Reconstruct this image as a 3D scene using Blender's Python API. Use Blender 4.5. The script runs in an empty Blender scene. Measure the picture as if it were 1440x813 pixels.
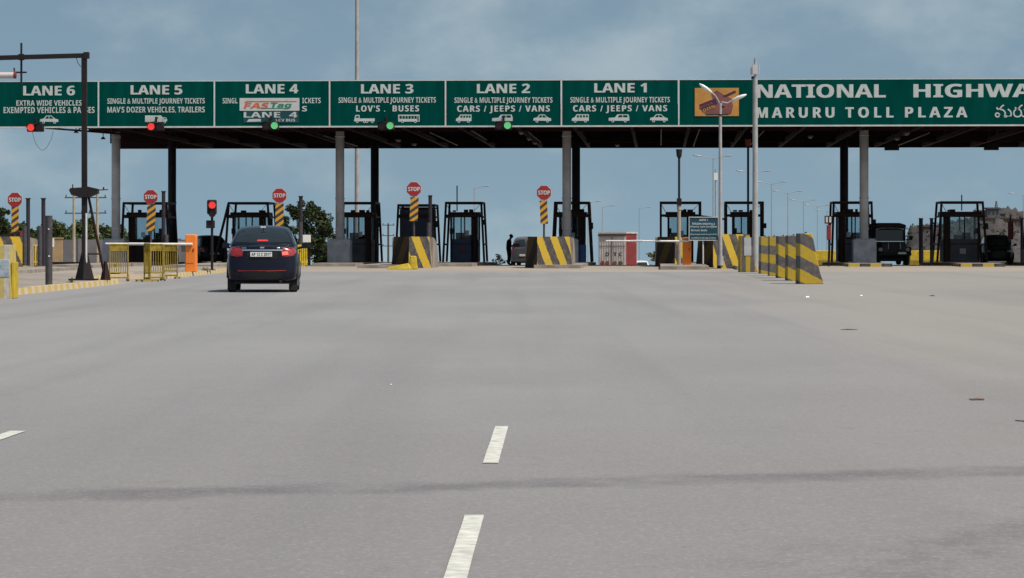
import bpy, bmesh, math, random
from mathutils import Vector, Matrix
from mathutils.bvhtree import BVHTree
random.seed(7)
R = math.radians
S = bpy.context.scene
COL = S.collection

# ------------------------------------------------------------------ camera, world, sun, exposure
F, HZ, CH = 4000.0, 339.0, 1.18            # focal length and horizon in photo pixels, eye height in metres
cam = bpy.data.cameras.new('camera')
cam.lens = F / 1440 * 36; cam.sensor_width = 36
cam.shift_y = -(406.5 - HZ) / 1440
cam.clip_start = 0.2; cam.clip_end = 9000
co = bpy.data.objects.new('camera', cam); COL.objects.link(co)
co.location = (0, 0, CH); co.rotation_euler = (R(90), 0, 0)
S.camera = co

SUN = Vector((0.44, -0.30, 0.85)).normalized()
w = bpy.data.worlds.new('World'); S.world = w; w.use_nodes = True
nt = w.node_tree; nt.nodes.clear()
def N(t, tree, **kw):
    n = tree.nodes.new(t)
    for k, v in kw.items(): setattr(n, k, v)
    return n
out = N('ShaderNodeOutputWorld', nt); bg = N('ShaderNodeBackground', nt)
sky = N('ShaderNodeTexSky', nt, sky_type='NISHITA', sun_disc=False)
sky.sun_elevation = math.asin(SUN.z); sky.sun_rotation = math.atan2(SUN.x, SUN.y)
sky.air_density = 1.0; sky.dust_density = 2.0; sky.ozone_density = 1.5
tc = N('ShaderNodeTexCoord', nt)
lift = N('ShaderNodeVectorMath', nt, operation='ADD'); lift.inputs[1].default_value = (0, 0, 0.30)
nrm = N('ShaderNodeVectorMath', nt, operation='NORMALIZE')
nt.links.new(tc.outputs['Generated'], lift.inputs[0]); nt.links.new(lift.outputs[0], nrm.inputs[0]); nt.links.new(nrm.outputs[0], sky.inputs[0])
mp = N('ShaderNodeMapping', nt); mp.inputs['Scale'].default_value = (1, 1, 1.7); mp.inputs['Location'].default_value = (3.29, 1.78, 1.06)
nz = N('ShaderNodeTexNoise', nt); nz.inputs['Scale'].default_value = 15; nz.inputs['Detail'].default_value = 8; nz.inputs['Roughness'].default_value = 0.55
nz.inputs['Distortion'].default_value = 0.0
rmp = N('ShaderNodeValToRGB', nt); rmp.color_ramp.elements[0].position = 0.42; rmp.color_ramp.elements[1].position = 0.76
rmp.color_ramp.interpolation = 'EASE'
nt.links.new(tc.outputs['Generated'], mp.inputs[0]); nt.links.new(mp.outputs[0], nz.inputs['Vector']); nt.links.new(nz.outputs['Fac'], rmp.inputs[0])
tint = N('ShaderNodeMix', nt, data_type='RGBA', blend_type='MULTIPLY'); tint.inputs[0].default_value = 1.0
tint.inputs[7].default_value = (1.07, 1.05, 0.83, 1)
nt.links.new(sky.outputs[0], tint.inputs[6])
cl = N('ShaderNodeMix', nt, data_type='RGBA'); cl.inputs[7].default_value = (3.05, 3.7, 4.05, 1)
cm = N('ShaderNodeMath', nt, operation='MULTIPLY'); cm.inputs[1].default_value = 0.72
nt.links.new(rmp.outputs[0], cm.inputs[0]); nt.links.new(cm.outputs[0], cl.inputs[0]); nt.links.new(tint.outputs[2], cl.inputs[6])
nt.links.new(cl.outputs[2], bg.inputs[0]); bg.inputs[1].default_value = 0.1
nt.links.new(bg.outputs[0], out.inputs[0])

sl = bpy.data.lights.new('sun', 'SUN'); sl.energy = 3.5; sl.angle = R(0.6); sl.color = (1, 0.95, 0.89)
so = bpy.data.objects.new('sun', sl); COL.objects.link(so); so.rotation_euler = SUN.to_track_quat('Z', 'Y').to_euler()
so.location = (30, -20, 60)
S.view_settings.view_transform = 'Standard'; S.view_settings.look = 'None'
S.view_settings.exposure = 0.45; S.view_settings.gamma = 1; S.view_settings.use_curve_mapping = False
S.cycles.max_bounces = 8; S.cycles.transparent_max_bounces = 12; S.cycles.sample_clamp_indirect = 4

# ------------------------------------------------------------------ measuring helpers
PSI = math.atan2(207, F)                    # the plaza is turned this much against the road
NV = Vector((math.sin(PSI), math.cos(PSI), 0)); UV = Vector((math.cos(PSI), -math.sin(PSI), 0))
V0 = 133 * math.cos(PSI)                    # distance of the sign face
VF, VB, VE = 139.5, 155.0, 163.5            # front columns, rear columns, rear eave
def g(y):
    if y < 132: return 0.0
    if y < 170: return -0.000263 * (y - 132) ** 2
    return -0.38 - 0.02 * (y - 170)
def P(px, z): return Vector(((px - 720) / F * z, z, 0))            # road frame: photo column, distance
def G(px, v):                                                      # plaza frame
    d = Vector(((px - 720) / F, 1, 0)); return d * (v / d.dot(NV))
def HT(py, z): return CH + (HZ - py) / F * z
def on(p, dz=0): return Vector((p.x, p.y, g(p.y) + dz))

# ------------------------------------------------------------------ materials
MATS = {}
def mat(name, col, rough=0.7, metal=0.0, var=0.22, scale=2.5, bump=0.0, spec=0.4, coat=0.0, emit=None, es=1.0, stretch=None):
    m = bpy.data.materials.new(name); m.use_nodes = True; t = m.node_tree
    b = t.nodes['Principled BSDF']
    b.inputs['Roughness'].default_value = rough; b.inputs['Metallic'].default_value = metal
    b.inputs['Specular IOR Level'].default_value = spec; b.inputs['Coat Weight'].default_value = coat
    c = N('ShaderNodeTexCoord', t); n = N('ShaderNodeTexNoise', t); n.inputs['Scale'].default_value = scale
    n.inputs['Detail'].default_value = 8; n.inputs['Roughness'].default_value = 0.62
    if stretch:
        q = N('ShaderNodeMapping', t); q.inputs['Scale'].default_value = stretch
        t.links.new(c.outputs['Object'], q.inputs[0]); t.links.new(q.outputs[0], n.inputs['Vector'])
    else: t.links.new(c.outputs['Object'], n.inputs['Vector'])
    r = N('ShaderNodeValToRGB', t); r.color_ramp.elements[0].position = 0.3; r.color_ramp.elements[1].position = 0.7
    lo = [max(0, x * (1 - var)) for x in col]; hi = [min(1, x * (1 + var)) for x in col]
    r.color_ramp.elements[0].color = (*lo, 1); r.color_ramp.elements[1].color = (*hi, 1)
    t.links.new(n.outputs['Fac'], r.inputs[0]); t.links.new(r.outputs[0], b.inputs['Base Color'])
    if bump:
        bp = N('ShaderNodeBump', t); bp.inputs['Strength'].default_value = bump; bp.inputs['Distance'].default_value = 0.02
        n2 = N('ShaderNodeTexNoise', t); n2.inputs['Scale'].default_value = scale * 12; n2.inputs['Detail'].default_value = 4
        t.links.new(c.outputs['Object'], n2.inputs['Vector']); t.links.new(n2.outputs['Fac'], bp.inputs['Height']); t.links.new(bp.outputs[0], b.inputs['Normal'])
    if emit:
        b.inputs['Emission Color'].default_value = (*emit, 1); b.inputs['Emission Strength'].default_value = es
    MATS[name] = m
    return m
def stripes(name, ca, cb, period, ax=1.0, az=0.0, ay=0.0, absx=False, shift=0.0, wear=0.5, rough=0.75, dirt=(0.2, 0.16, 0.11)):
    """hard painted stripes with chipped and dusty paint; stripe coordinate = ax*x + ay*y + az*z in object space"""
    m = bpy.data.materials.new(name); m.use_nodes = True; t = m.node_tree; b = t.nodes['Principled BSDF']
    b.inputs['Roughness'].default_value = rough; b.inputs['Specular IOR Level'].default_value = 0.3
    c = N('ShaderNodeTexCoord', t); s = N('ShaderNodeSeparateXYZ', t); t.links.new(c.outputs['Object'], s.inputs[0])
    def M(op, a, bb):
        n = N('ShaderNodeMath', t, operation=op)
        for i, v in enumerate((a, bb)):
            if v is None: continue
            if isinstance(v, (int, float)): n.inputs[i].default_value = v
            else: t.links.new(v, n.inputs[i])
        return n.outputs[0]
    x = s.outputs['X']
    if absx: x = M('ABSOLUTE', x, None)
    f = M('ADD', M('ADD', M('MULTIPLY', x, ax), M('MULTIPLY', s.outputs['Y'], ay)), M('MULTIPLY', s.outputs['Z'], az))
    n = N('ShaderNodeTexNoise', t); n.inputs['Scale'].default_value = 9; n.inputs['Detail'].default_value = 5
    t.links.new(c.outputs['Object'], n.inputs['Vector'])
    f = M('ADD', f, M('MULTIPLY', M('SUBTRACT', n.outputs['Fac'], 0.5), period * 0.12))
    fr = M('FRACT', M('ADD', M('DIVIDE', f, period), 50.0 + shift), None)
    k = M('GREATER_THAN', fr, 0.5)
    mx = N('ShaderNodeMix', t, data_type='RGBA'); mx.inputs[6].default_value = (*ca, 1); mx.inputs[7].default_value = (*cb, 1)
    t.links.new(k, mx.inputs[0])
    n2 = N('ShaderNodeTexNoise', t); n2.inputs['Scale'].default_value = 5; n2.inputs['Detail'].default_value = 9; n2.inputs['Roughness'].default_value = 0.7
    t.links.new(c.outputs['Object'], n2.inputs['Vector'])
    rp = N('ShaderNodeValToRGB', t); rp.color_ramp.elements[0].position = 0.45; rp.color_ramp.elements[1].position = 0.75
    t.links.new(n2.outputs['Fac'], rp.inputs[0])
    mx2 = N('ShaderNodeMix', t, data_type='RGBA'); mx2.inputs[7].default_value = (*dirt, 1)
    t.links.new(M('MULTIPLY', rp.outputs[0], wear), mx2.inputs[0]); t.links.new(mx.outputs[2], mx2.inputs[6])
    t.links.new(mx2.outputs[2], b.inputs['Base Color'])
    MATS[name] = m
    return m
def glass(name, tintc, refl):
    m = bpy.data.materials.new(name); m.use_nodes = True; t = m.node_tree; t.nodes.clear()
    o = N('ShaderNodeOutputMaterial', t); mx = N('ShaderNodeMixShader', t); a = N('ShaderNodeBsdfTransparent', t); b = N('ShaderNodeBsdfGlossy', t)
    a.inputs[0].default_value = (*tintc, 1); b.inputs['Roughness'].default_value = 0.06
    c = N('ShaderNodeTexCoord', t); n = N('ShaderNodeTexNoise', t); n.inputs['Scale'].default_value = 3
    t.links.new(c.outputs['Object'], n.inputs['Vector'])
    q = N('ShaderNodeMath', t, operation='MULTIPLY'); q.inputs[1].default_value = refl * 2; t.links.new(n.outputs['Fac'], q.inputs[0])
    t.links.new(q.outputs[0], mx.inputs[0]); t.links.new(a.outputs[0], mx.inputs[1]); t.links.new(b.outputs[0], mx.inputs[2]); t.links.new(mx.outputs[0], o.inputs[0])
    MATS[name] = m; return m

YEL = (0.38, 0.25, 0.012); BLK = (0.035, 0.033, 0.036)
mat('sign_green', (0.001, 0.046, 0.040), 0.8, var=0.22, scale=1.6, spec=0.0, stretch=(1, 1, 0.18))
mat('sign_white', (0.41, 0.44, 0.44), 0.5, var=0.1)
mat('trim_white', (0.44, 0.45, 0.45), 0.5, var=0.15)
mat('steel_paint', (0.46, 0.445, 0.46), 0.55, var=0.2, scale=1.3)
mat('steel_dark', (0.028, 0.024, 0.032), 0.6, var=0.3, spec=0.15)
mat('black_paint', (0.016, 0.013, 0.014), 0.55, var=0.3, spec=0.15)
mat('post_dark', (0.045, 0.042, 0.048), 0.6, var=0.4, scale=6)
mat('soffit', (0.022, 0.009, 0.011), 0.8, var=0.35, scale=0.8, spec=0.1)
mat('conduit_grey', (0.10, 0.085, 0.085), 0.6)
mat('roof_sheet', (0.22, 0.22, 0.22), 0.6)
mat('galv', (0.30, 0.30, 0.31), 0.5, metal=0.3, var=0.2)
mat('white_pole', (0.29, 0.28, 0.29), 0.5, var=0.18)
mat('concrete', (0.22, 0.19, 0.165), 0.9, var=0.35, scale=1.5, bump=0.3)
mat('pedestal', (0.36, 0.36, 0.40), 0.85, var=0.3, scale=2)
mat('maroon', (0.030, 0.014, 0.012), 0.6, var=0.35, spec=0.15)
mat('booth_blue', (0.012, 0.035, 0.085), 0.5, var=0.3)
mat('booth_grey', (0.05, 0.05, 0.06), 0.6, var=0.3)
mat('booth_navy', (0.010, 0.014, 0.040), 0.5, var=0.3)
mat('yellow', (0.40, 0.28, 0.015), 0.65, var=0.3, scale=5)
mat('yellow_dull', (0.22, 0.155, 0.012), 0.7, var=0.45, scale=8)
mat('orange', (0.70, 0.18, 0.02), 0.55, var=0.15, scale=2)
mat('red_sign', (0.25, 0.014, 0.018), 0.5, var=0.12)
mat('red_paint', (0.16, 0.015, 0.015), 0.6, var=0.3)
mat('drum_blue', (0.02, 0.06, 0.22), 0.5); mat('poster_blue', (0.28, 0.33, 0.38), 0.7, var=0.35, scale=9); mat('patch_white', (0.34, 0.34, 0.36), 0.8, var=0.3); mat('white', (0.62, 0.61, 0.60), 0.55, var=0.12)
mat('far_grey', (0.24, 0.25, 0.27), 0.6, var=0.1); mat('lamp_white', (0.62, 0.64, 0.64), 0.35, var=0.06)
mat('rubber', (0.012, 0.012, 0.012), 0.9)
mat('rim', (0.22, 0.22, 0.23), 0.4, metal=0.6)
mat('chrome', (0.6, 0.6, 0.62), 0.2, metal=1.0, var=0.05)
mat('tail_red', (0.22, 0.008, 0.012), 0.2, var=0.2, coat=0.8, emit=(1, 0.05, 0.04), es=0.02)
mat('brake_red', (0.4, 0.02, 0.03), 0.3, emit=(1, 0.06, 0.05), es=0.2)
mat('tail_sunlit', (0.7, 0.10, 0.09), 0.2, coat=0.8, emit=(1, 0.16, 0.12), es=0.4)  # sunlit look of the right tail light put into colour and glow
mat('lens_red', (0.5, 0.02, 0.02), 0.4, emit=(0.9, 0.05, 0.04), es=0.62)
mat('lens_green', (0.05, 0.5, 0.15), 0.4, emit=(0.13, 0.42, 0.18), es=0.6)
mat('lens_off', (0.03, 0.01, 0.01), 0.3)
mat('car_navy', (0.003, 0.004, 0.012), 0.22, var=0.1, coat=0.18, spec=0.2)
mat('lid_highlight', (0.10, 0.11, 0.13), 0.3, coat=0.5)
mat('car_black', (0.008, 0.007, 0.008), 0.5, var=0.1, coat=0.1, spec=0.2)
mat('car_grey', (0.095, 0.098, 0.108), 0.35, metal=0.3, var=0.06, coat=0.6)
mat('car_white', (0.55, 0.56, 0.57), 0.4, var=0.06, coat=0.5)
mat('car_under', (0.012, 0.012, 0.013), 0.8)
mat('bumper_red', (0.20, 0.012, 0.012), 0.4)
mat('plate', (0.62, 0.62, 0.6), 0.5, var=0.08)
mat('plate_text', (0.03, 0.03, 0.03), 0.6)
mat('window_dark', (0.010, 0.016, 0.020), 0.08, var=0.1, spec=0.45)
mat('canvas', (0.02, 0.012, 0.012), 0.85)
mat('headlight', (0.22, 0.22, 0.23), 0.15)
mat('ochre', (0.40, 0.19, 0.045), 0.6, var=0.2, scale=1.5)
mat('plum', (0.045, 0.012, 0.035), 0.6)
mat('mauve', (0.16, 0.055, 0.05), 0.6, var=0.3, scale=1.5)
mat('teal_board', (0.006, 0.045, 0.075), 0.5, var=0.1)
mat('board_text', (0.42, 0.48, 0.50), 0.5)
mat('patch_teal', (0.003, 0.045, 0.055), 0.5, var=0.1)
mat('logo_orange', (0.50, 0.09, 0.03), 0.5)
mat('logo_green', (0.02, 0.16, 0.10), 0.5)
mat('cabin_pale', (0.42, 0.38, 0.375), 0.7, var=0.2, scale=1.2)
mat('cabin_red', (0.20, 0.028, 0.030), 0.7, var=0.25)
mat('wall_grey', (0.13, 0.125, 0.14), 0.9, var=0.25, scale=0.5)
mat('wall_beige', (0.32, 0.22, 0.12), 0.9, var=0.2)
mat('bark', (0.07, 0.05, 0.035), 0.9)
mat('wood_pole', (0.30, 0.26, 0.20), 0.8)
mat('hill_rock', (0.042, 0.036, 0.036), 0.95, var=0.6, scale=0.22)
mat('house_pink', (0.085, 0.06, 0.058), 0.85); mat('house_white', (0.12, 0.115, 0.115), 0.85); mat('house_grey', (0.07, 0.074, 0.085), 0.85)
mat('house_roof', (0.09, 0.045, 0.04), 0.85); mat('dark_hole', (0.02, 0.02, 0.025), 0.6)
mat('skin', (0.09, 0.045, 0.03), 0.6); mat('hair', (0.008, 0.007, 0.007), 0.7)
mat('cloth_dark', (0.012, 0.012, 0.017), 0.9); mat('cloth_trouser', (0.010, 0.010, 0.013), 0.9)
mat('red_cloth', (0.62, 0.07, 0.07), 0.8)
mat('rag_grey', (0.125, 0.115, 0.12), 0.9); mat('litter_white', (0.75, 0.75, 0.72), 0.8); mat('litter_dark', (0.05, 0.04, 0.04), 0.8); mat('litter_brown', (0.10, 0.07, 0.05), 0.9)
glass('booth_glass', (0.80, 0.86, 0.88), 0.03)
glass('car_glass', (0.16, 0.20, 0.21), 0.10)
stripes('hazard_panel', (0.50, 0.25, 0.03), BLK, 0.30, ax=-0.75, az=1.0, wear=0.15)
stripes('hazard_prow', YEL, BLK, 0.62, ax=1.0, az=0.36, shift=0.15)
stripes('hazard_shaded', (0.055, 0.032, 0.008), (0.014, 0.010, 0.009), 0.62, ax=-1.0, az=0.36, shift=0.4, wear=0.5, rough=0.98, dirt=(0.03, 0.022, 0.016))  # left prow faces: their shade is painted into the stripe colours
stripes('hazard_slab', (0.40, 0.265, 0.012), (0.07, 0.065, 0.07), 0.68, ax=0.55, az=1.0, shift=0.1, wear=0.75)
stripes('hazard_flat', (0.36, 0.24, 0.014), (0.085, 0.08, 0.085), 0.60, ax=0.2, az=1.0, shift=0.35, wear=0.85)
stripes('hazard_upright', (0.36, 0.24, 0.014), (0.075, 0.07, 0.075), 0.34, ax=1.0, az=0.0, shift=0.3, wear=0.5)
stripes('kerb_stripe', (0.44, 0.31, 0.08), (0.46, 0.39, 0.29), 0.9, ax=0.0, ay=1.0, wear=0.85, dirt=(0.34, 0.27, 0.19))
stripes('island_stripe', (0.45, 0.31, 0.03), BLK, 1.0, ax=1.0, ay=1.0, wear=0.5, dirt=(0.25, 0.2, 0.15))
stripes('block_white', (0.42, 0.40, 0.36), (0.42, 0.33, 0.10), 0.2, ax=1.0, shift=0.2, wear=0.7)

def leaf_mat(name, a, b):
    m = bpy.data.materials.new(name); m.use_nodes = True; t = m.node_tree; s = t.nodes['Principled BSDF']
    s.inputs['Roughness'].default_value = 0.7; s.inputs['Specular IOR Level'].default_value = 0.2
    c = N('ShaderNodeTexCoord', t); n = N('ShaderNodeTexNoise', t); n.inputs['Scale'].default_value = 1.8; n.inputs['Detail'].default_value = 6
    t.links.new(c.outputs['Object'], n.inputs['Vector'])
    r = N('ShaderNodeValToRGB', t); r.color_ramp.elements[0].position = 0.35; r.color_ramp.elements[1].position = 0.65
    r.color_ramp.elements[0].color = (*a, 1); r.color_ramp.elements[1].color = (*b, 1)
    t.links.new(n.outputs['Fac'], r.inputs[0]); t.links.new(r.outputs[0], s.inputs['Base Color'])
    MATS[name] = m
leaf_mat('leaf_dark', (0.012, 0.022, 0.008), (0.035, 0.048, 0.014))
leaf_mat('leaf_mid', (0.03, 0.05, 0.015), (0.075, 0.095, 0.03))
leaf_mat('leaf_dry', (0.10, 0.09, 0.04), (0.16, 0.14, 0.07))

# ------------------------------------------------------------------ mesh builder
class MB:
    def __init__(s): s.v = []; s.f = []; s.m = []; s.mats = []
    def mi(s, m):
        if m not in s.mats: s.mats.append(m)
        return s.mats.index(m)
    def add(s, vs, fs, m, X=None):
        o = len(s.v); k = s.mi(m)
        for p in vs:
            p = Vector(p); s.v.append(tuple(X @ p) if X is not None else tuple(p))
        for q in fs: s.f.append([o + i for i in q]); s.m.append(k)
        return s
    def box(s, c, d, m, X=None, top=None, bev=0.0):
        """box by centre and size; top = (sx, sy) scale of the top face"""
        x, y, z = d[0] / 2, d[1] / 2, d[2] / 2; tx, ty = top or (1, 1)
        vs = [(-x, -y, -z), (x, -y, -z), (x, y, -z), (-x, y, -z), (-x * tx, -y * ty, z), (x * tx, -y * ty, z), (x * tx, y * ty, z), (-x * tx, y * ty, z)]
        vs = [(a + c[0], b + c[1], e + c[2]) for a, b, e in vs]
        return s.add(vs, [(0, 3, 2, 1), (4, 5, 6, 7), (0, 1, 5, 4), (1, 2, 6, 5), (2, 3, 7, 6), (3, 0, 4, 7)], m, X)
    def tube(s, a, b, r, m, r2=None, n=10, X=None, sq=False):
        a, b = Vector(a), Vector(b); r2 = r if r2 is None else r2; d = (b - a)
        if d.length < 1e-6: return s
        q = d.to_track_quat('Z', 'Y'); n = 4 if sq else n; vs = []
        off = math.pi / 4 if sq else 0; k = math.sqrt(2) if sq else 1
        for p, rr in ((a, r), (b, r2)):
            for i in range(n):
                t = 2 * math.pi * i / n + off; vs.append(p + q @ Vector((math.cos(t) * rr * k, math.sin(t) * rr * k, 0)))
        fs = [(i, (i + 1) % n, n + (i + 1) % n, n + i) for i in range(n)] + [tuple(range(n))[::-1], tuple(range(n, 2 * n))]
        return s.add(vs, fs, m, X)
    def path(s, pts, r, m, n=8, X=None, sq=False):
        for a, b in zip(pts, pts[1:]): s.tube(a, b, r, m, n=n, X=X, sq=sq)
        return s
    def prism(s, poly, y0, y1, m, X=None):
        """outline in x,z pulled from y0 to y1"""
        n = len(poly)
        area = sum(poly[i][0] * poly[(i + 1) % n][1] - poly[(i + 1) % n][0] * poly[i][1] for i in range(n))
        if area < 0: poly = poly[::-1]
        vs = [(x, y0, z) for x, z in poly] + [(x, y1, z) for x, z in poly]
        fs = [tuple(range(n)), tuple(range(2 * n - 1, n - 1, -1))] + [(i, n + i, n + (i + 1) % n, (i + 1) % n) for i in range(n)]
        return s.add(vs, fs, m, X)
    def slab(s, poly, z0, z1, m, X=None):
        n = len(poly)
        area = sum(poly[i][0] * poly[(i + 1) % n][1] - poly[(i + 1) % n][0] * poly[i][1] for i in range(n))
        if area < 0: poly = poly[::-1]
        vs = [(x, y, z0) for x, y in poly] + [(x, y, z1) for x, y in poly]
        fs = [tuple(range(n))[::-1], tuple(range(n, 2 * n))] + [(i, (i + 1) % n, n + (i + 1) % n, n + i) for i in range(n)]
        return s.add(vs, fs, m, X)
    def disc(s, c, r, y0, y1, m, n=20, X=None):
        return s.prism([(c[0] + r * math.cos(2 * math.pi * i / n), c[1] + r * math.sin(2 * math.pi * i / n)) for i in range(n)], y0, y1, m, X)
    def build(s, name, parent=None, smooth=False, bevel=0.0):
        me = bpy.data.meshes.new(name); me.from_pydata(s.v, [], s.f)
        for m in s.mats: me.materials.append(MATS[m])
        me.polygons.foreach_set('material_index', s.m)
        if smooth: me.polygons.foreach_set('use_smooth', [True] * len(s.f))
        me.update()
        o = bpy.data.objects.new(name, me); COL.objects.link(o)
        if parent: o.parent = parent
        if bevel:
            b = o.modifiers.new('bevel', 'BEVEL'); b.width = bevel; b.segments = 2; b.limit_method = 'ANGLE'; b.angle_limit = R(35)
        return o
def empty(name, loc, label, cat, group=None, rz=0.0):
    o = bpy.data.objects.new(name, None); COL.objects.link(o); o.location = loc; o.rotation_euler = (0, 0, rz); o.empty_display_size = 0.3
    return tag(o, label, cat, group)
def tag(o, label, cat, group=None, kind=None):
    if label: o['label'] = label
    if cat: o['category'] = cat
    if group: o['group'] = group
    if kind: o['kind'] = kind
    return o
def single(mb, name, loc, label, cat, group=None, rz=0.0, smooth=False, bevel=0.0):
    o = mb.build(name, None, smooth, bevel); o.location = loc; o.rotation_euler = (0, 0, rz)
    return tag(o, label, cat, group)
_tc = {}
def heavy(t):   # the bold sans alphabet of the built-in font
    return ''.join(chr(0x1D5D4 + ord(c) - 65) if 'A' <= c <= 'Z' else chr(0x1D5EE + ord(c) - 97) if 'a' <= c <= 'z' else chr(0x1D7EC + ord(c) - 48) if '0' <= c <= '9' else c for c in t)
def text(mb, body, x0, x1, z0, z1, y, m, bold=0.04, thick=0.008, slant=0.0, X=None, sp=1.0):
    """lettering fitted to a box in x,z; faces -y, stands from y towards the viewer"""
    key = (body, bold, sp)
    if key not in _tc:
        c = bpy.data.curves.new('lettering', 'FONT'); c.body = heavy(body); c.size = 1; c.space_character = sp; c.resolution_u = 3
        o = bpy.data.objects.new('lettering', c); COL.objects.link(o); bpy.context.view_layer.update()
        me = bpy.data.meshes.new_from_object(o.evaluated_get(bpy.context.evaluated_depsgraph_get()))
        _tc[key] = ([tuple(v.co) for v in me.vertices], [tuple(p.vertices) for p in me.polygons])
        bpy.data.objects.remove(o); bpy.data.curves.remove(c); bpy.data.meshes.remove(me)
    vs, fs = _tc[key]
    ax, bx = min(v[0] for v in vs), max(v[0] for v in vs); ay, by = min(v[1] for v in vs), max(v[1] for v in vs)
    if body.isupper() or body[:1] in 'LSVF': ay, by = 0.0 if max(body) < 'z' else ay, 0.714
    sx, sz = (x1 - x0) / (bx - ax), (z1 - z0) / (by - ay)
    ed = {}
    for f in fs:
        for a, b in zip(f, f[1:] + f[:1]): ed[(a, b)] = 1
    rim = [(a, b) for a, b in ed if (b, a) not in ed]
    # heavier strokes: the same letters again, a touch to each side and a little prouder
    wgt = (z1 - z0) * .035 if bold >= .04 else 0
    for dx, th in ((0, thick),) if not wgt else ((-wgt, thick), (wgt, thick + .002), (0, thick + .004)):
        q = [(x0 + (v[0] - ax) * sx + dx + slant * (v[1] - ay) * sz, y - th, z0 + (v[1] - ay) * sz) for v in vs]; o = len(q)
        mb.add(q + [(p[0], y, p[2]) for p in q], [tuple(f) for f in fs] + [(b, a, a + o, b + o) for a, b in rim], m, X)

# ------------------------------------------------------------------ ground, road, apron
def sheet(name, xs, ys, dz, m, zf=None):
    mb = MB(); vs = []
    for y in ys:
        for x in xs: vs.append((x, y, (g(y) if zf is None else zf(x, y)) + dz))
    n = len(xs)
    mb.add(vs, [(j * n + i, j * n + i + 1, (j + 1) * n + i + 1, (j + 1) * n + i) for j in range(len(ys) - 1) for i in range(n - 1)], m)
    return tag(mb.build(name), None, None, None, 'structure')

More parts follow.
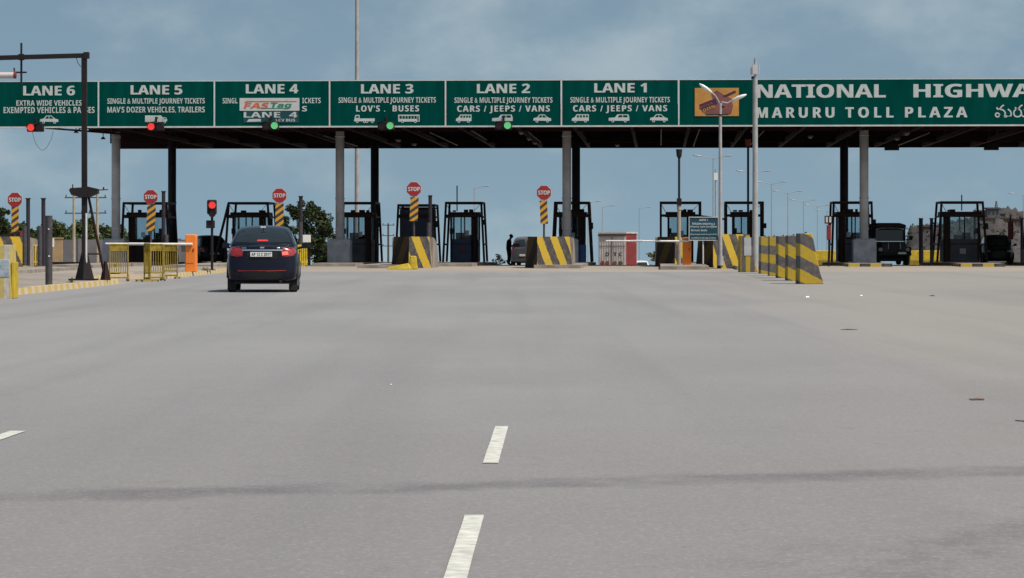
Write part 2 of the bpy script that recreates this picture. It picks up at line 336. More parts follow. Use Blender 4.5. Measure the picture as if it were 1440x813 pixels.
def ground_mat(name, base, alt, big, fine, asphalt=False):
    m = bpy.data.materials.new(name); m.use_nodes = True; t = m.node_tree; b = t.nodes['Principled BSDF']
    b.inputs['Roughness'].default_value = 0.92; b.inputs['Specular IOR Level'].default_value = 0.25
    c = N('ShaderNodeTexCoord', t)
    def noise(scale, det=6, rough=0.6, st=None):
        n = N('ShaderNodeTexNoise', t); n.inputs['Scale'].default_value = scale; n.inputs['Detail'].default_value = det; n.inputs['Roughness'].default_value = rough
        if st:
            q = N('ShaderNodeMapping', t); q.inputs['Scale'].default_value = st; t.links.new(c.outputs['Object'], q.inputs[0]); t.links.new(q.outputs[0], n.inputs['Vector'])
        else: t.links.new(c.outputs['Object'], n.inputs['Vector'])
        return n.outputs['Fac']
    def ramp(v, a, z):
        r = N('ShaderNodeMapRange', t); r.inputs[1].default_value = a; r.inputs[2].default_value = z; t.links.new(v, r.inputs[0]); r.interpolation_type = 'SMOOTHSTEP'
        return r.outputs[0]
    def M(op, a, bb=None, cc=None):
        n = N('ShaderNodeMath', t, operation=op)
        for i, v in enumerate((a, bb, cc)):
            if v is None: continue
            if isinstance(v, (int, float)): n.inputs[i].default_value = v
            else: t.links.new(v, n.inputs[i])
        return n.outputs[0]
    def mix(f, a, bb, mode='MIX'):
        n = N('ShaderNodeMix', t, data_type='RGBA', blend_type=mode)
        for i, v in ((0, f), (6, a), (7, bb)):
            if isinstance(v, (int, float)): n.inputs[i].default_value = v
            elif isinstance(v, tuple): n.inputs[i].default_value = (*v, 1)
            else: t.links.new(v, n.inputs[i])
        return n.outputs[2]
    col = mix(ramp(noise(big, 7, 0.55, (1, 0.35, 1)), 0.35, 0.65), base, alt)
    if asphalt:
        s = N('ShaderNodeSeparateXYZ', t); t.links.new(c.outputs['Object'], s.inputs[0]); x, y = s.outputs['X'], s.outputs['Y']
        # sun-bleached, dusty strip to the right of the running lanes
        edge = M('ADD', M('SUBTRACT', x, M('MULTIPLY', y, 0.045)), M('MULTIPLY', M('SUBTRACT', noise(0.22, 6, 0.6, (1, 0.3, 1)), 0.5), 5.0))
        col = mix(M('MULTIPLY', ramp(edge, 0.3, 4.2), 0.7), col, (0.232, 0.214, 0.195))
        # browner and a little darker close by than nearer the plaza
        near_tone = ramp(M('ADD', y, M('MULTIPLY', M('SUBTRACT', noise(0.35, 6, 0.6), 0.5), 22.0)), 34.0, 4.0)
        col = mix(M('MULTIPLY', near_tone, 0.85), col, (0.172, 0.162, 0.166))
        # rubbed wheel tracks
        tr = noise(0.9, 4, 0.5, (1, 0.03, 1))
        col = mix(M('MULTIPLY', ramp(tr, 0.45, 0.72), 0.34), col, (0.135, 0.132, 0.136))
        # tar joint across the carriageway
        yl = M('SUBTRACT', M('SUBTRACT', y, M('MULTIPLY', x, 0.30)), M('ADD', 13.72, M('MULTIPLY', M('SUBTRACT', noise(1.3, 7, 0.7), 0.5), 0.9)))
        band = M('SUBTRACT', 1.0, ramp(M('ABSOLUTE', yl), 0.10, 0.42))
        gaps = ramp(noise(0.8, 6, 0.65), 0.30, 0.62)
        col = mix(M('MULTIPLY', M('MULTIPLY', band, gaps), 0.62), col, (0.085, 0.078, 0.090))
        # oil and rubber stains, denser towards the right edge close by
        st = ramp(noise(1.6, 9, 0.74, (1, 0.7, 1)), 0.46, 0.62)
        near = ramp(M('SUBTRACT', M('MULTIPLY', x, 1.6), M('ABSOLUTE', M('SUBTRACT', y, 10.4))), 0.55, 1.9)
        col = mix(M('MULTIPLY', M('MULTIPLY', st, near), 0.4), col, (0.10, 0.085, 0.095))
        sp = ramp(noise(5.0, 7, 0.7, (1, 0.6, 1)), 0.56, 0.73)
        col = mix(M('MULTIPLY', sp, 0.32), col, (0.11, 0.10, 0.105))
        patch = ramp(noise(0.10, 5, 0.6, (1, 0.5, 1)), 0.48, 0.60)
        col = mix(M('MULTIPLY', patch, 0.16), col, (0.15, 0.14, 0.142))
        g2_ = noise(26, 4, 0.75, (1.6, 0.5, 1))
        col = mix(1.0, col, mix(ramp(g2_, 0.25, 0.75), (0.93, 0.93, 0.93), (1.07, 1.07, 1.07)), 'MULTIPLY')
        gr = noise(120, 3, 0.8)
        col = mix(1.0, col, mix(gr, (0.80, 0.80, 0.80), (1.20, 1.20, 1.20)), 'MULTIPLY')
        vo = N('ShaderNodeTexVoronoi', t); vo.inputs['Scale'].default_value = 70; t.links.new(c.outputs['Object'], vo.inputs['Vector'])
        sepc = N('ShaderNodeSeparateColor', t); t.links.new(vo.outputs['Color'], sepc.inputs[0])
        col = mix(M('MULTIPLY', ramp(sepc.outputs[0], 0.80, 1.0), 0.35), col, (0.30, 0.29, 0.28))
    else:
        col = mix(M('MULTIPLY', ramp(noise(0.8, 8, 0.7, (0.4, 1, 1)), 0.5, 0.7), 0.5), col, tuple(k * 0.72 for k in base))
        col = mix(1.0, col, mix(noise(fine, 4, 0.7), (0.85, 0.85, 0.85), (1.15, 1.15, 1.15)), 'MULTIPLY')
    bp = N('ShaderNodeBump', t); bp.inputs['Strength'].default_value = 0.35; bp.inputs['Distance'].default_value = 0.006
    t.links.new(noise(60, 4, 0.7), bp.inputs['Height']); t.links.new(bp.outputs[0], b.inputs['Normal'])
    t.links.new(col, b.inputs['Base Color']); MATS[name] = m
ground_mat('dirt', (0.20, 0.155, 0.105), (0.25, 0.20, 0.145), 0.08, 8)
ground_mat('apron', (0.245, 0.215, 0.185), (0.28, 0.245, 0.21), 0.15, 10)
ground_mat('asphalt', (0.190, 0.189, 0.194), (0.212, 0.211, 0.215), 0.25, 40, True)

ys = [-60, -20, 0, 30, 60, 90, 110, 125] + [132 + 2 * i for i in range(20)] + [180, 200, 260, 350, 500, 800, 1300, 2200, 3500]
xs = [-2500, -900, -300, -120, -60, -40, -25, -15, -8, 0, 8, 15, 25, 40, 60, 120, 300, 900, 2500]
sheet('ground', xs, ys, 0.0, 'dirt')
sheet('concrete_apron', [-60, -30, -15, 0, 15, 30, 70], [40, 90, 110, 125] + [132 + 2 * i for i in range(20)] + [180, 200], 0.004, 'apron')
mb = MB(); mb.add([(-10.72, -40, 0.008), (60, -40, 0.008), (60, 106, 0.008), (20, 108.5, 0.008), (-2, 108, 0.008), (-10.72, 110, 0.008)], [(0, 1, 2, 3, 4, 5)], 'asphalt')
tag(mb.build('road'), None, None, None, 'structure')
# painted lane dashes on the road
mat('road_paint', (0.45, 0.45, 0.41), 0.8, var=0.3, scale=14)
def dash(x0, y0, x1, y1, wd=0.088):
    mb = MB(); n = 10; d = Vector((x1 - x0, y1 - y0, 0)); t = d.normalized(); s = Vector((-t.y, t.x, 0)); L = []; Rr = []
    for i in range(n + 1):
        p = Vector((x0, y0, 0.0125)) + d * (i / n); e = random.uniform(-.001, .001)
        L.append(p + s * (wd / 2 + e)); Rr.append(p - s * (wd / 2 + random.uniform(-.001, .001)))
    mb.add(Rr + L, [(i, i + 1, n + 2 + i, n + 1 + i) for i in range(n)], 'road_paint')
    return tag(mb.build('lane_marking'), None, None, None, 'structure')
lx = lambda y: -.160 + .0164 * (y - 12.13)
for a, b in ((3.3, 6.3), (9.13, 12.13), (14.98, 17.95)): dash(lx(a), a, lx(b), b, .082)
dash(-3.10, 14.75, -3.04, 17.5, 0.10); dash(-3.20, 8.9, -3.15, 11.9, 0.10)

# kerbs and islands
def kerb(name, pts, wdt, ht, m, close=False):
    """kerb stones along a line of points; stands wdt to the left of the line"""
    mb = MB()
    for (a, b) in zip(pts, pts[1:]):
        a, b = Vector(a), Vector(b); d = b - a; n = max(1, int(d.length / 1.0)); t = d.normalized(); s = Vector((-t.y, t.x))
        for i in range(n):
            p, q = a + d * (i / n) + t * 0.006, a + d * ((i + 1) / n) - t * 0.006
            j = random.uniform(-.008, .008); z = g(p.y)
            vs = [(p.x, p.y, z - .05), (q.x, q.y, z - .05), (q.x + s.x * wdt, q.y + s.y * wdt, z - .05), (p.x + s.x * wdt, p.y + s.y * wdt, z - .05)]
            tp = [(x + s.x * (.03 if k < 2 else 0), y + s.y * (.03 if k < 2 else 0), z + ht + j) for k, (x, y, _) in enumerate(vs)]
            mb.add(vs + tp, [(0, 1, 5, 4), (1, 2, 6, 5), (2, 3, 7, 6), (3, 0, 4, 7), (4, 5, 6, 7)], m)
    return tag(mb.build(name), None, None, None, 'structure')
kerb('kerb', [(-10.7, 57.5), (-10.7, 77.5), (-12.2, 80), (-12.2, 92)], 0.18, 0.15, 'kerb_stripe')
kerb('kerb', [(-10.7, 88), (-10.7, 116)], 0.18, 0.15, 'kerb_stripe'); kerb('kerb', [(-13.0, 88), (-10.7, 88)], 0.18, 0.15, 'kerb_stripe')
mb = MB(); mb.slab([(-10.89, 57.5), (-10.89, 77.4), (-12.39, 79.9), (-12.39, 92), (-17, 92), (-17, 57.5)], -0.05, 0.142, 'concrete'); tag(mb.build('pavement'), None, None, None, 'structure')
mb = MB(); mb.slab([(-10.89, 88.2), (-10.89, 116), (-13.0, 116), (-13.0, 88.2)], -0.05, 0.142, 'concrete'); tag(mb.build('pavement'), None, None, None, 'structure')
mb = MB(); mb.slab([(-17.6, 70), (-17.6, 116), (-21, 116), (-21, 70)], -0.05, 0.13, 'concrete'); tag(mb.build('pavement'), None, None, None, 'structure')

BOOTHS = [(21, 'i'), (204, 'c'), (349, 'c'), (498, 'i'), (585, 'i'), (652, 'i'), (802, 'i'), (957, 'i'), (1047, 'i'), (1205, 's'), (1353, 's'), (1478, 's')]
for px, k in BOOTHS:
    c = G(px, 140); m = 'island_stripe' if k == 's' else 'concrete'
    v0, v1 = (122, 152) if px not in (498, 652, 1205, 1353) else (131, 152)
    if px in (957, 1047): v0 = 117
    mb = MB(); ww = 1.0
    a = MB()
    n = 8
    for i in range(n):
        za, zb = v0 - 140 + (v1 - v0) * i / n, v0 - 140 + (v1 - v0) * (i + 1) / n
        ga, gb = g(140 + za), g(140 + zb)
        vs = [(-ww, za, ga - .3), (ww, za, ga - .3), (ww, zb, gb - .3), (-ww, zb, gb - .3), (-ww, za, ga + .15), (ww, za, ga + .15), (ww, zb, gb + .15), (-ww, zb, gb + .15)]
        fs = [(4, 5, 6, 7)]; mb.add(vs, fs, 'concrete')
        fs = [(1, 2, 6, 5), (3, 0, 4, 7)] + ([(0, 1, 5, 4)] if i == 0 else []) + ([(2, 3, 7, 6)] if i == n - 1 else [])
        mb.add(vs, fs, m)
    o = mb.build('traffic_island'); o.location = (c.x, c.y, 0); o.rotation_euler.z = -PSI; tag(o, None, None, None, 'structure')

# ------------------------------------------------------------------ canopy
def uof(px, v): return G(px, v).dot(UV)
org = UV * 0 + NV * V0                              # u = 0 on the sign face
can = empty('toll_canopy', (org.x, org.y, 0), 'long flat dark toll plaza canopy on two rows of round columns, spanning all lanes', 'canopy', None, -PSI)
UL, UR = uof(168, VE), uof(1760, V0)
UF = uof(112, V0)
D = VE - V0
mb = MB(); mb.slab([(UF, 0.35), (UR, 0.35), (UR, D), (UL, D)], 7.45, 7.6, 'roof_sheet'); mb.build('roof', can)
mb = MB()
dk = 'soffit'
nb = 11
for i in range(nb + 1):
    y = 0.45 + (D - .5) * i / nb
    ul = UF + (UL - UF) * y / D
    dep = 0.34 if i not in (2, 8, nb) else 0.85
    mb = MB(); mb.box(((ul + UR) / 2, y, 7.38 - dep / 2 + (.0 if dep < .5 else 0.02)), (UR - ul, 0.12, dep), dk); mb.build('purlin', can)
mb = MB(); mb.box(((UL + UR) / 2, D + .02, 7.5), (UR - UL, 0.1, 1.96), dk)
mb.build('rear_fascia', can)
for k in range(30):
    u = UF + 1.5 + k * 2.72
    if u > UR: break
    ua = u; y0 = 0.5 if u > UL else 0.5
    if u < UL: ua = u
    y1 = D - .1 if u > UL else D * max(0.05, (u - UF) / (UL - UF)) - .1
    mb = MB(); mb.box((ua, (y0 + y1) / 2, 6.64), (0.14, y1 - y0, 0.22), dk)
    n = int((y1 - y0) / 2)
    for j in range(n):
        ya, yb = y0 + j * 2, y0 + j * 2 + 2
        mb.tube((ua, ya, 6.7), (ua, yb, 7.42) if j % 2 else (ua, yb, 6.7), 0.05, dk, n=5) if j % 2 else mb.tube((ua, ya, 7.42), (ua, yb, 6.7), 0.05, dk, n=5)
    mb.build('roof_truss', can)
for px, y0, y1 in ((655, 4, 16), (735, 6, 20), (930, 3, 25), (985, 3, 27), (1080, 5, 25), (1330, 8, 26), (590, 6, 25), (420, 10, 26)):
    u = uof(px, V0)
    mb = MB(); mb.tube((u, y0, 6.50), (u + .0, y1, 6.50), 0.03, 'conduit_grey', n=6); mb.build('conduit', can)
# outrigger truss that carries the sign beyond the roof's left end
mb = MB(); u6 = uof(-25, V0)
for z in (6.62, 7.5, 8.4): mb.tube((u6, 0.25, z), (UF + 2, 0.25, z), 0.06, dk, n=6)
k = 0; u = u6
while u < UF + 1.5:
    mb.tube((u, 0.25, 6.62), (u + .9, 0.25, 7.5), 0.035, dk, n=5); mb.tube((u + .9, 0.25, 7.5), (u + 1.8, 0.25, 6.62), 0.035, dk, n=5); u += 1.8
mb.path([(uof(62, V0), 0.3, 6.52), (uof(100, V0), 1.5, 6.45), (uof(150, V0), 5.5, 6.40), (uof(163, VF), 6.2, 6.5)], 0.05, dk, n=6)
mb.path([(uof(110, V0), 0.3, 6.55), (uof(135, V0), 3, 6.55), (uof(163, VF), 6.2, 6.6)], 0.05, dk, n=6)
for a, b in ((100, 112), (112, 122), (122, 133), (133, 146)):
    mb.tube((uof(a, V0), 1.5 + (a - 100) * .08, 6.45), (uof(b, V0), .3 + (b - 110) * .1, 6.56), 0.03, dk, n=5)
mb.build('end_truss', can)
def column(px, v, m, ped):
    u, y = uof(px, v), v - V0; zg = g(v); r = 0.215 if v == VF else 0.225
    mb = MB(); mb.tube((u, y, zg), (u, y, 7.3), r, m, n=20)
    for z in (1.75, 3.25, 6.3):
        mb.tube((u, y, z), (u, y, z + .05), r + .03, m, n=20)
    mb.box((u, y, 6.9), (0.9, 0.9, 0.1), m)
    o = mb.build('column', can, smooth=False)
    for p in o.data.polygons: p.use_smooth = len(p.vertices) == 4 and abs(p.normal.z) < .1
    if ped:
        mb = MB(); mb.box((u, y - .05, zg + .63), (1.12, 1.12, 1.26), 'pedestal'); mb.box((u, y - .05, zg + 1.285), (1.0, 1.0, .05), 'pedestal')
        mb.build('pedestal', can, bevel=0.03)
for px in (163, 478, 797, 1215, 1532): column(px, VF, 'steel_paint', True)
for px in (242, 527, 810, 1187, 1470): column(px, VB, 'steel_dark', False)  # canopy shade on the rear row is put into its dark colour

# ------------------------------------------------------------------ overhead signs
ZT, ZB = HT(113.4, 133), HT(176.6, 133)
def vehicle_icon(mb, kind, x0, x1, z0, z1, y):
    w, h = x1 - x0, z1 - z0
    def pl(pts, m, d): mb.prism([(x0 + a * w, z0 + b * h) for a, b in pts], y - d, y, m)
    W, Gm = 'sign_white', 'sign_green'
    if kind == 'sedan':
        pl([(0, .25), (.02, .55), (.2, .62), (.34, .98), (.62, 1), (.82, .62), (1, .5), (1, .2)], W, .008); pl([(.28, .62), (.38, .9), (.48, .9), (.48, .62)], Gm, .012); pl([(.52, .62), (.52, .9), (.62, .9), (.74, .62)], Gm, .012)
    elif kind == 'van':
        pl([(0, .2), (.02, .5), (.18, .65), (.28, 1), (1, 1), (1, .2)], W, .008)
        for a in (.3, .48, .66, .83): pl([(a, .62), (a, .88), (a + .12, .88), (a + .12, .62)], Gm, .012)
    elif kind == 'jeep':
        pl([(0, .2), (0, .55), (.3, .6), (.42, .98), (.95, .98), (1, .6), (1, .2)], W, .008); pl([(.44, .62), (.5, .88), (.66, .88), (.66, .62)], Gm, .012); pl([(.7, .62), (.7, .88), (.9, .88), (.92, .62)], Gm, .012)
    elif kind == 'bus':
        pl([(0, .15), (0, 1), (1, 1), (1, .15)], W, .008)
        for a in (.06, .2, .34, .48, .62, .76): pl([(a, .5), (a, .85), (a + .11, .85), (a + .11, .5)], Gm, .012)
        pl([(.9, .25), (.9, .85), (.96, .85), (.96, .25)], Gm, .012)
    elif kind == 'truck':
        pl([(0, .2), (.02, .6), (.07, .98), (.26, .98), (.27, .55), (1, .55), (1, .2)], W, .008); pl([(.08, .62), (.11, .86), (.22, .86), (.22, .62)], Gm, .012)
    elif kind == 'tanker':
        pl([(0, .2), (0, .98), (.72, .98), (.8, .75), (.8, .2)], W, .008); pl([(.82, .25), (.82, .75), (.94, .75), (1, .5), (1, .25)], W, .008); pl([(.87, .52), (.87, .66), (.93, .66), (.95, .52)], Gm, .012)
    for c in ((.2, .8) if kind not in ('tanker', 'truck') else (.15, .5, .62, .88)):
        mb.disc((x0 + c * w, z0 + .16 * h), .17 * h, y - .016, y, W, 14); mb.disc((x0 + c * w, z0 + .16 * h), .08 * h, y - .019, y, Gm, 10)
class Panel:
    def __init__(s, name, a, b, label, cat='overhead sign', group='green lane panels along the canopy front'):
        s.a, s.b = a, b; s.u0, s.u1 = uof(a, V0), uof(b, V0); s.uc = (s.u0 + s.u1) / 2
        p = UV * s.uc + NV * V0
        s.o = empty(name, (p.x, p.y, ZB), label, cat, group, -PSI)
        wd = s.u1 - s.u0
        mb = MB(); mb.box((0, .09, (ZT - ZB) / 2), (wd - .07, .18, ZT - ZB), 'sign_green'); mb.build('board', s.o)
        mb = MB(); mb.box((0, .08, -.035), (wd, .24, .07), 'trim_white'); mb.box((-wd / 2 + .017, .07, (ZT - ZB) / 2 + .002), (.07, .2, ZT - ZB + .004), 'trim_white')
        mb.box((0, .07, ZT - ZB + .022), (wd - .08, .16, .04), 'trim_white')
        mb.build('trim', s.o)
        s.t = MB(); s.i = MB()
    def x(s, px): return uof(px, V0) - s.uc
    def z(s, py): return HT(py, 133) - ZB
    def text(s, body, px0, px1, py0, py1, m='sign_white', bold=.045, mb=None, y=0.0, slant=0.0, sp=1.0):
        text(mb or s.t, body, s.x(px0), s.x(px1), s.z(py1), s.z(py0), y, m, bold, slant=slant, sp=sp)
    def icon(s, kind, px0, px1, py0=161, py1=172.5):
        mb = MB(); vehicle_icon(mb, kind, s.x(px0), s.x(px1), s.z(py1), s.z(py0), 0.0); mb.build('vehicle_symbol', s.o)
    def done(s): s.t.build('lettering', s.o)
p = Panel('lane_sign', -25, 138, 'green LANE 6 panel for extra wide and exempted vehicles, at the far left end')
p.text('LANE 6', 33, 105, 119, 132.5); p.text('EXTRA WIDE VEHICLES', 23, 115, 139.5, 147, bold=.03); p.text('EXEMPTED VEHICLES & PASSES', 5, 133, 149, 157.5, bold=.03)
p.icon('sedan', 56, 82); p.done()
p = Panel('lane_sign', 138, 301, 'green LANE 5 panel with white tanker symbol, for trailers')
p.text('LANE 5', 184, 256, 118.5, 131.5); p.text('SINGLE & MULTIPLE JOURNEY TICKETS', 151, 288, 137, 144.5, bold=.03); p.text("MAV'S DOZER VEHICLES, TRAILERS", 151, 288, 149, 157, bold=.03)
p.icon('tanker', 204, 235); p.done()
p = Panel('lane_sign', 301, 463, 'green LANE 4 panel with white orange striped logo plate stuck over its lettering')
p.text('LANE 4', 346, 419, 117.5, 130.5); p.text('SINGL', 313, 334, 137, 144.5, bold=.03); p.text('ICKETS', 425, 451, 137, 144.5, bold=.03); p.text('S', 425, 431.5, 148.5, 156)
lp = MB(); lp.box(((p.x(337) + p.x(421)) / 2, -.012, (p.z(137) + p.z(155)) / 2), (p.x(421) - p.x(337), .024, p.z(137) - p.z(155)), 'sign_white'); plate = lp.build('logo_plate', p.o)
lg = MB(); y = -.024
lg.prism([(p.x(343), p.z(144)), (p.x(346), p.z(141.2)), (p.x(418), p.z(141.2)), (p.x(417), p.z(142.8)), (p.x(350), p.z(142.8))], y - .006, y, 'logo_orange')
p.text('FAS', 343, 376, 144, 151.5, 'logo_orange', .05, lg, y - .001, .35); p.text('Tag', 379, 408, 143.6, 152.5, 'logo_green', .05, lg, y - .001, .3)
lg.prism([(p.x(367), p.z(152.3)), (p.x(369), p.z(151.2)), (p.x(405), p.z(151.2)), (p.x(403), p.z(152.3))], y - .006, y, 'logo_green')
lg.build('emblem', plate)
lp = MB(); lp.box(((p.x(342) + p.x(420)) / 2, -.009, (p.z(155.4) + p.z(172)) / 2), (p.x(420) - p.x(342), .018, p.z(155.4) - p.z(172)), 'patch_teal'); pl2 = lp.build('sticker', p.o)
lg = MB(); p.text('LANE  4', 343, 418, 156.8, 164.6, mb=lg, y=-.018); lg.prism([(p.x(347), p.z(170.6)), (p.x(350), p.z(166.8)), (p.x(367), p.z(166.5)), (p.x(367), p.z(170.2))], -.026, -.018, 'sign_white')
p.text('LCV BUS', 388, 415, 166.5, 170.2, mb=lg, y=-.018, bold=.03); lg.build('lettering', pl2); p.done()
p = Panel('lane_sign', 463, 626, 'green LANE 3 panel with truck and bus symbols, reading BUSES')
p.text('LANE 3', 508, 581, 118, 131); p.text('SINGLE & MULTIPLE JOURNEY TICKETS', 476, 613, 136.5, 144, bold=.03); p.text("LOV'S .  BUSES", 501, 589, 148, 156.5, sp=1.2)
p.icon('truck', 498, 527); p.icon('bus', 560, 590); p.done()
p = Panel('lane_sign', 626, 789, 'green LANE 2 panel for cars, jeeps and vans, next to LANE 3')
p.text('LANE 2', 671, 745, 118, 131); p.text('SINGLE & MULTIPLE JOURNEY TICKETS', 639, 777, 137, 144.5, bold=.03); p.text('CARS / JEEPS / VANS', 643, 773, 148.5, 157, sp=1.2)
p.icon('van', 641, 663); p.icon('jeep', 692, 721); p.icon('sedan', 750, 775); p.done()
p = Panel('lane_sign', 789, 954, 'green LANE 1 panel for cars, jeeps and vans, beside the highway name board')
p.text('LANE 1', 836, 909, 117.5, 130.5); p.text('SINGLE & MULTIPLE JOURNEY TICKETS', 802, 942, 137, 144.5, bold=.03); p.text('CARS / JEEPS / VANS', 806, 938, 148.5, 157, sp=1.2)
p.icon('van', 804, 828); p.icon('jeep', 856, 885); p.icon('sedan', 914, 939); p.done()
p = Panel('highway_sign', 954, 1760, 'very long green board reading NATIONAL HIGHWAY, MARURU TOLL PLAZA with an ochre poster', 'name board', None)
p.text('NATIONAL', 1064, 1245, 120, 138.5, bold=.055); p.text('HIGHWAY', 1285, 1476, 120, 138.5, bold=.055)
p.text('MARURU', 1064, 1173, 152, 166.5, bold=.05, sp=1.45); p.text('TOLL', 1189, 1256, 152, 166.5, bold=.05, sp=1.5); p.text('PLAZA', 1273, 1360, 152, 166.5, bold=.05, sp=1.45)
p.text('మరూరు', 1399, 1476, 149, 166.8, bold=.02)
p.done()
lp = MB(); lp.box(((p.x(977) + p.x(1039)) / 2, -.012, (p.z(124.5) + p.z(164)) / 2), (p.x(1039) - p.x(977), .024, p.z(124.5) - p.z(164)), 'ochre'); ps = lp.build('poster', p.o)
lg = MB(); q = lambda pts, m, d=.006: lg.prism([(p.x(a), p.z(b)) for a, b in pts], -.024 - d, -.024, m)
q([(990, 161), (1003, 142), (1000, 133), (1008, 128), (1018, 134), (1028, 139), (1031, 150), (1028, 161.5)], 'mauve')
q([(993, 162), (1025, 162), (1024, 161), (993, 161)], 'plum', .009)
q([(1016, 136), (1034, 128), (1035, 131), (1020, 138)], 'plum', .009)
q([(983, 148), (1006, 139), (1009, 147), (988, 158)], 'plum', .009)
lg2 = MB(); text(lg2, 'MENA', p.x(984), p.x(1003), p.z(150.5), p.z(147), -.034, 'mauve', .04); text(lg2, 'OZEN', p.x(986.5), p.x(1004), p.z(156), p.z(152), -.034, 'ochre', .04)
X = Matrix.Translation((p.x(994), 0, p.z(150))) @ Matrix.Rotation(R(-22), 4, 'Y') @ Matrix.Translation((-p.x(994), 0, -p.z(150)))
lg2.v = [tuple(X @ Vector(v)) for v in lg2.v]
lg.build('picture', ps); lg2.build('lettering', ps)

# overhead lane lights
for px, py, red, lane in ((50, 178.5, 1, 6), (219, 177.5, 1, 5), (380.5, 176.5, 0, 4), (543, 177, 0, 3), (708, 177, 0, 2)):
    c = G(px, V0 - .35); z = HT(py, 133)
    e = empty('lane_light', (c.x, c.y, z), 'twin overhead lane light showing %s under the LANE %d panel' % ('red' if red else 'green', lane), 'traffic light', 'lane lights hung under the canopy front', -PSI)
    mb = MB(); mb.box((0, 0, 0), (.78, .26, .40), 'black_paint'); mb.box((0, .1, .32), (.1, .1, .3), 'black_paint'); mb.box((0, .22, .43), (.1, .3, .08), 'black_paint'); mb.build('housing', e, bevel=.03)
    for s, on_ in ((-1, red), (1, not red)):
        mb = MB(); mb.disc((s * .2, 0), .165, -.165, -.13, ('lens_red' if s < 0 else 'lens_green') if on_ else 'lens_off', 20)
        mb.build('lens', e)
        mb = MB(); n = 10
        pts = [(s * .2 + .185 * math.cos(math.pi * i / n), .185 * math.sin(math.pi * i / n)) for i in range(n + 1)]
        for a, b in zip(pts, pts[1:]):
            mb.add([(a[0], -.13, a[1]), (b[0], -.13, b[1]), (b[0], -.30, b[1]), (a[0], -.30, a[1]), (a[0] * 1.0, -.13, a[1] + .012), (b[0], -.13, b[1] + .012), (b[0], -.30, b[1] + .012), (a[0], -.30, a[1] + .012)],
                   [(0, 1, 2, 3), (7, 6, 5, 4), (3, 2, 6, 7)], 'black_paint')
        mb.build('visor', e)
# wire loop under LANE 6
c = G(60, V0 - .1); mb = MB(); pts = []
for i in range(13):
    t = i / 12; pts.append(((t - .5) * 1.0, 0, -.85 * math.sin(math.pi * t) ** .7 + .1 * random.uniform(-.3, .3)))
mb.path(pts, .009, 'black_paint', n=4)
single(mb, 'cable', (c.x, c.y, HT(184, 133)), 'thin black cable drooping in a loop below the LANE 6 light', 'cable', rz=-PSI)
for px, py, w_ in ((107, 184, .2), (145, 193, .2)):
    c = G(px, V0 + 2.5); mb = MB(); mb.tube((0, 0, .28), (0, 0, .05), .02, 'black_paint', n=6); mb.tube((0, 0, .05), (0, 0, -.06), .05, 'black_paint', r2=.13, n=12)
    single(mb, 'hanging_lamp', (c.x, c.y, HT(py, 135.5)), 'small dark bell lamp hanging under the end truss, %s' % ('nearer the LANE 6 panel' if px < 120 else 'next to the first column'), 'lamp', 'bell lamps under the end truss')
for px in (1254, 1394):
    c = G(px, VE - .2); mb = MB(); mb.box((0, 0, 0), (.82, .35, .42), 'black_paint'); mb.tube((0, 0, .2), (0, 0, .5), .04, 'black_paint')
    single(mb, 'floodlight', (c.x, c.y, HT(206, 162)), 'dark box floodlight hung below the rear eave, %s' % ('to the right of the rear column' if px < 1300 else 'the one nearest the right frame edge'), 'floodlight', 'floodlights under the rear eave', -PSI, bevel=.03)
# tube lights under the soffit
for i, (px, v, py) in enumerate(((733, V0 + 6, 184), (744, V0 + 14, 193), (752, V0 + 20, 202), (560, V0 + 16, 194), (582, V0 + 22, 202), (1060, V0 + 5, 184), (1140, V0 + 12, 190), (868, V0 + 24, 205), (1275, V0 + 8, 186), (1262, V0 + 15, 194), (1056, V0 + 5, 185))[:10]):
    c = G(px, v); mb = MB(); mb.box((0, 0, 0), (.22, 1.2, .07), 'conduit_grey'); mb.box((0, 0, -.05), (.12, 1.1, .05), 'galv')
    single(mb, 'tube_light', (c.x, c.y, 6.47), 'slim pale tube light under the dark soffit', 'light', 'tube lights under the canopy soffit', -PSI)

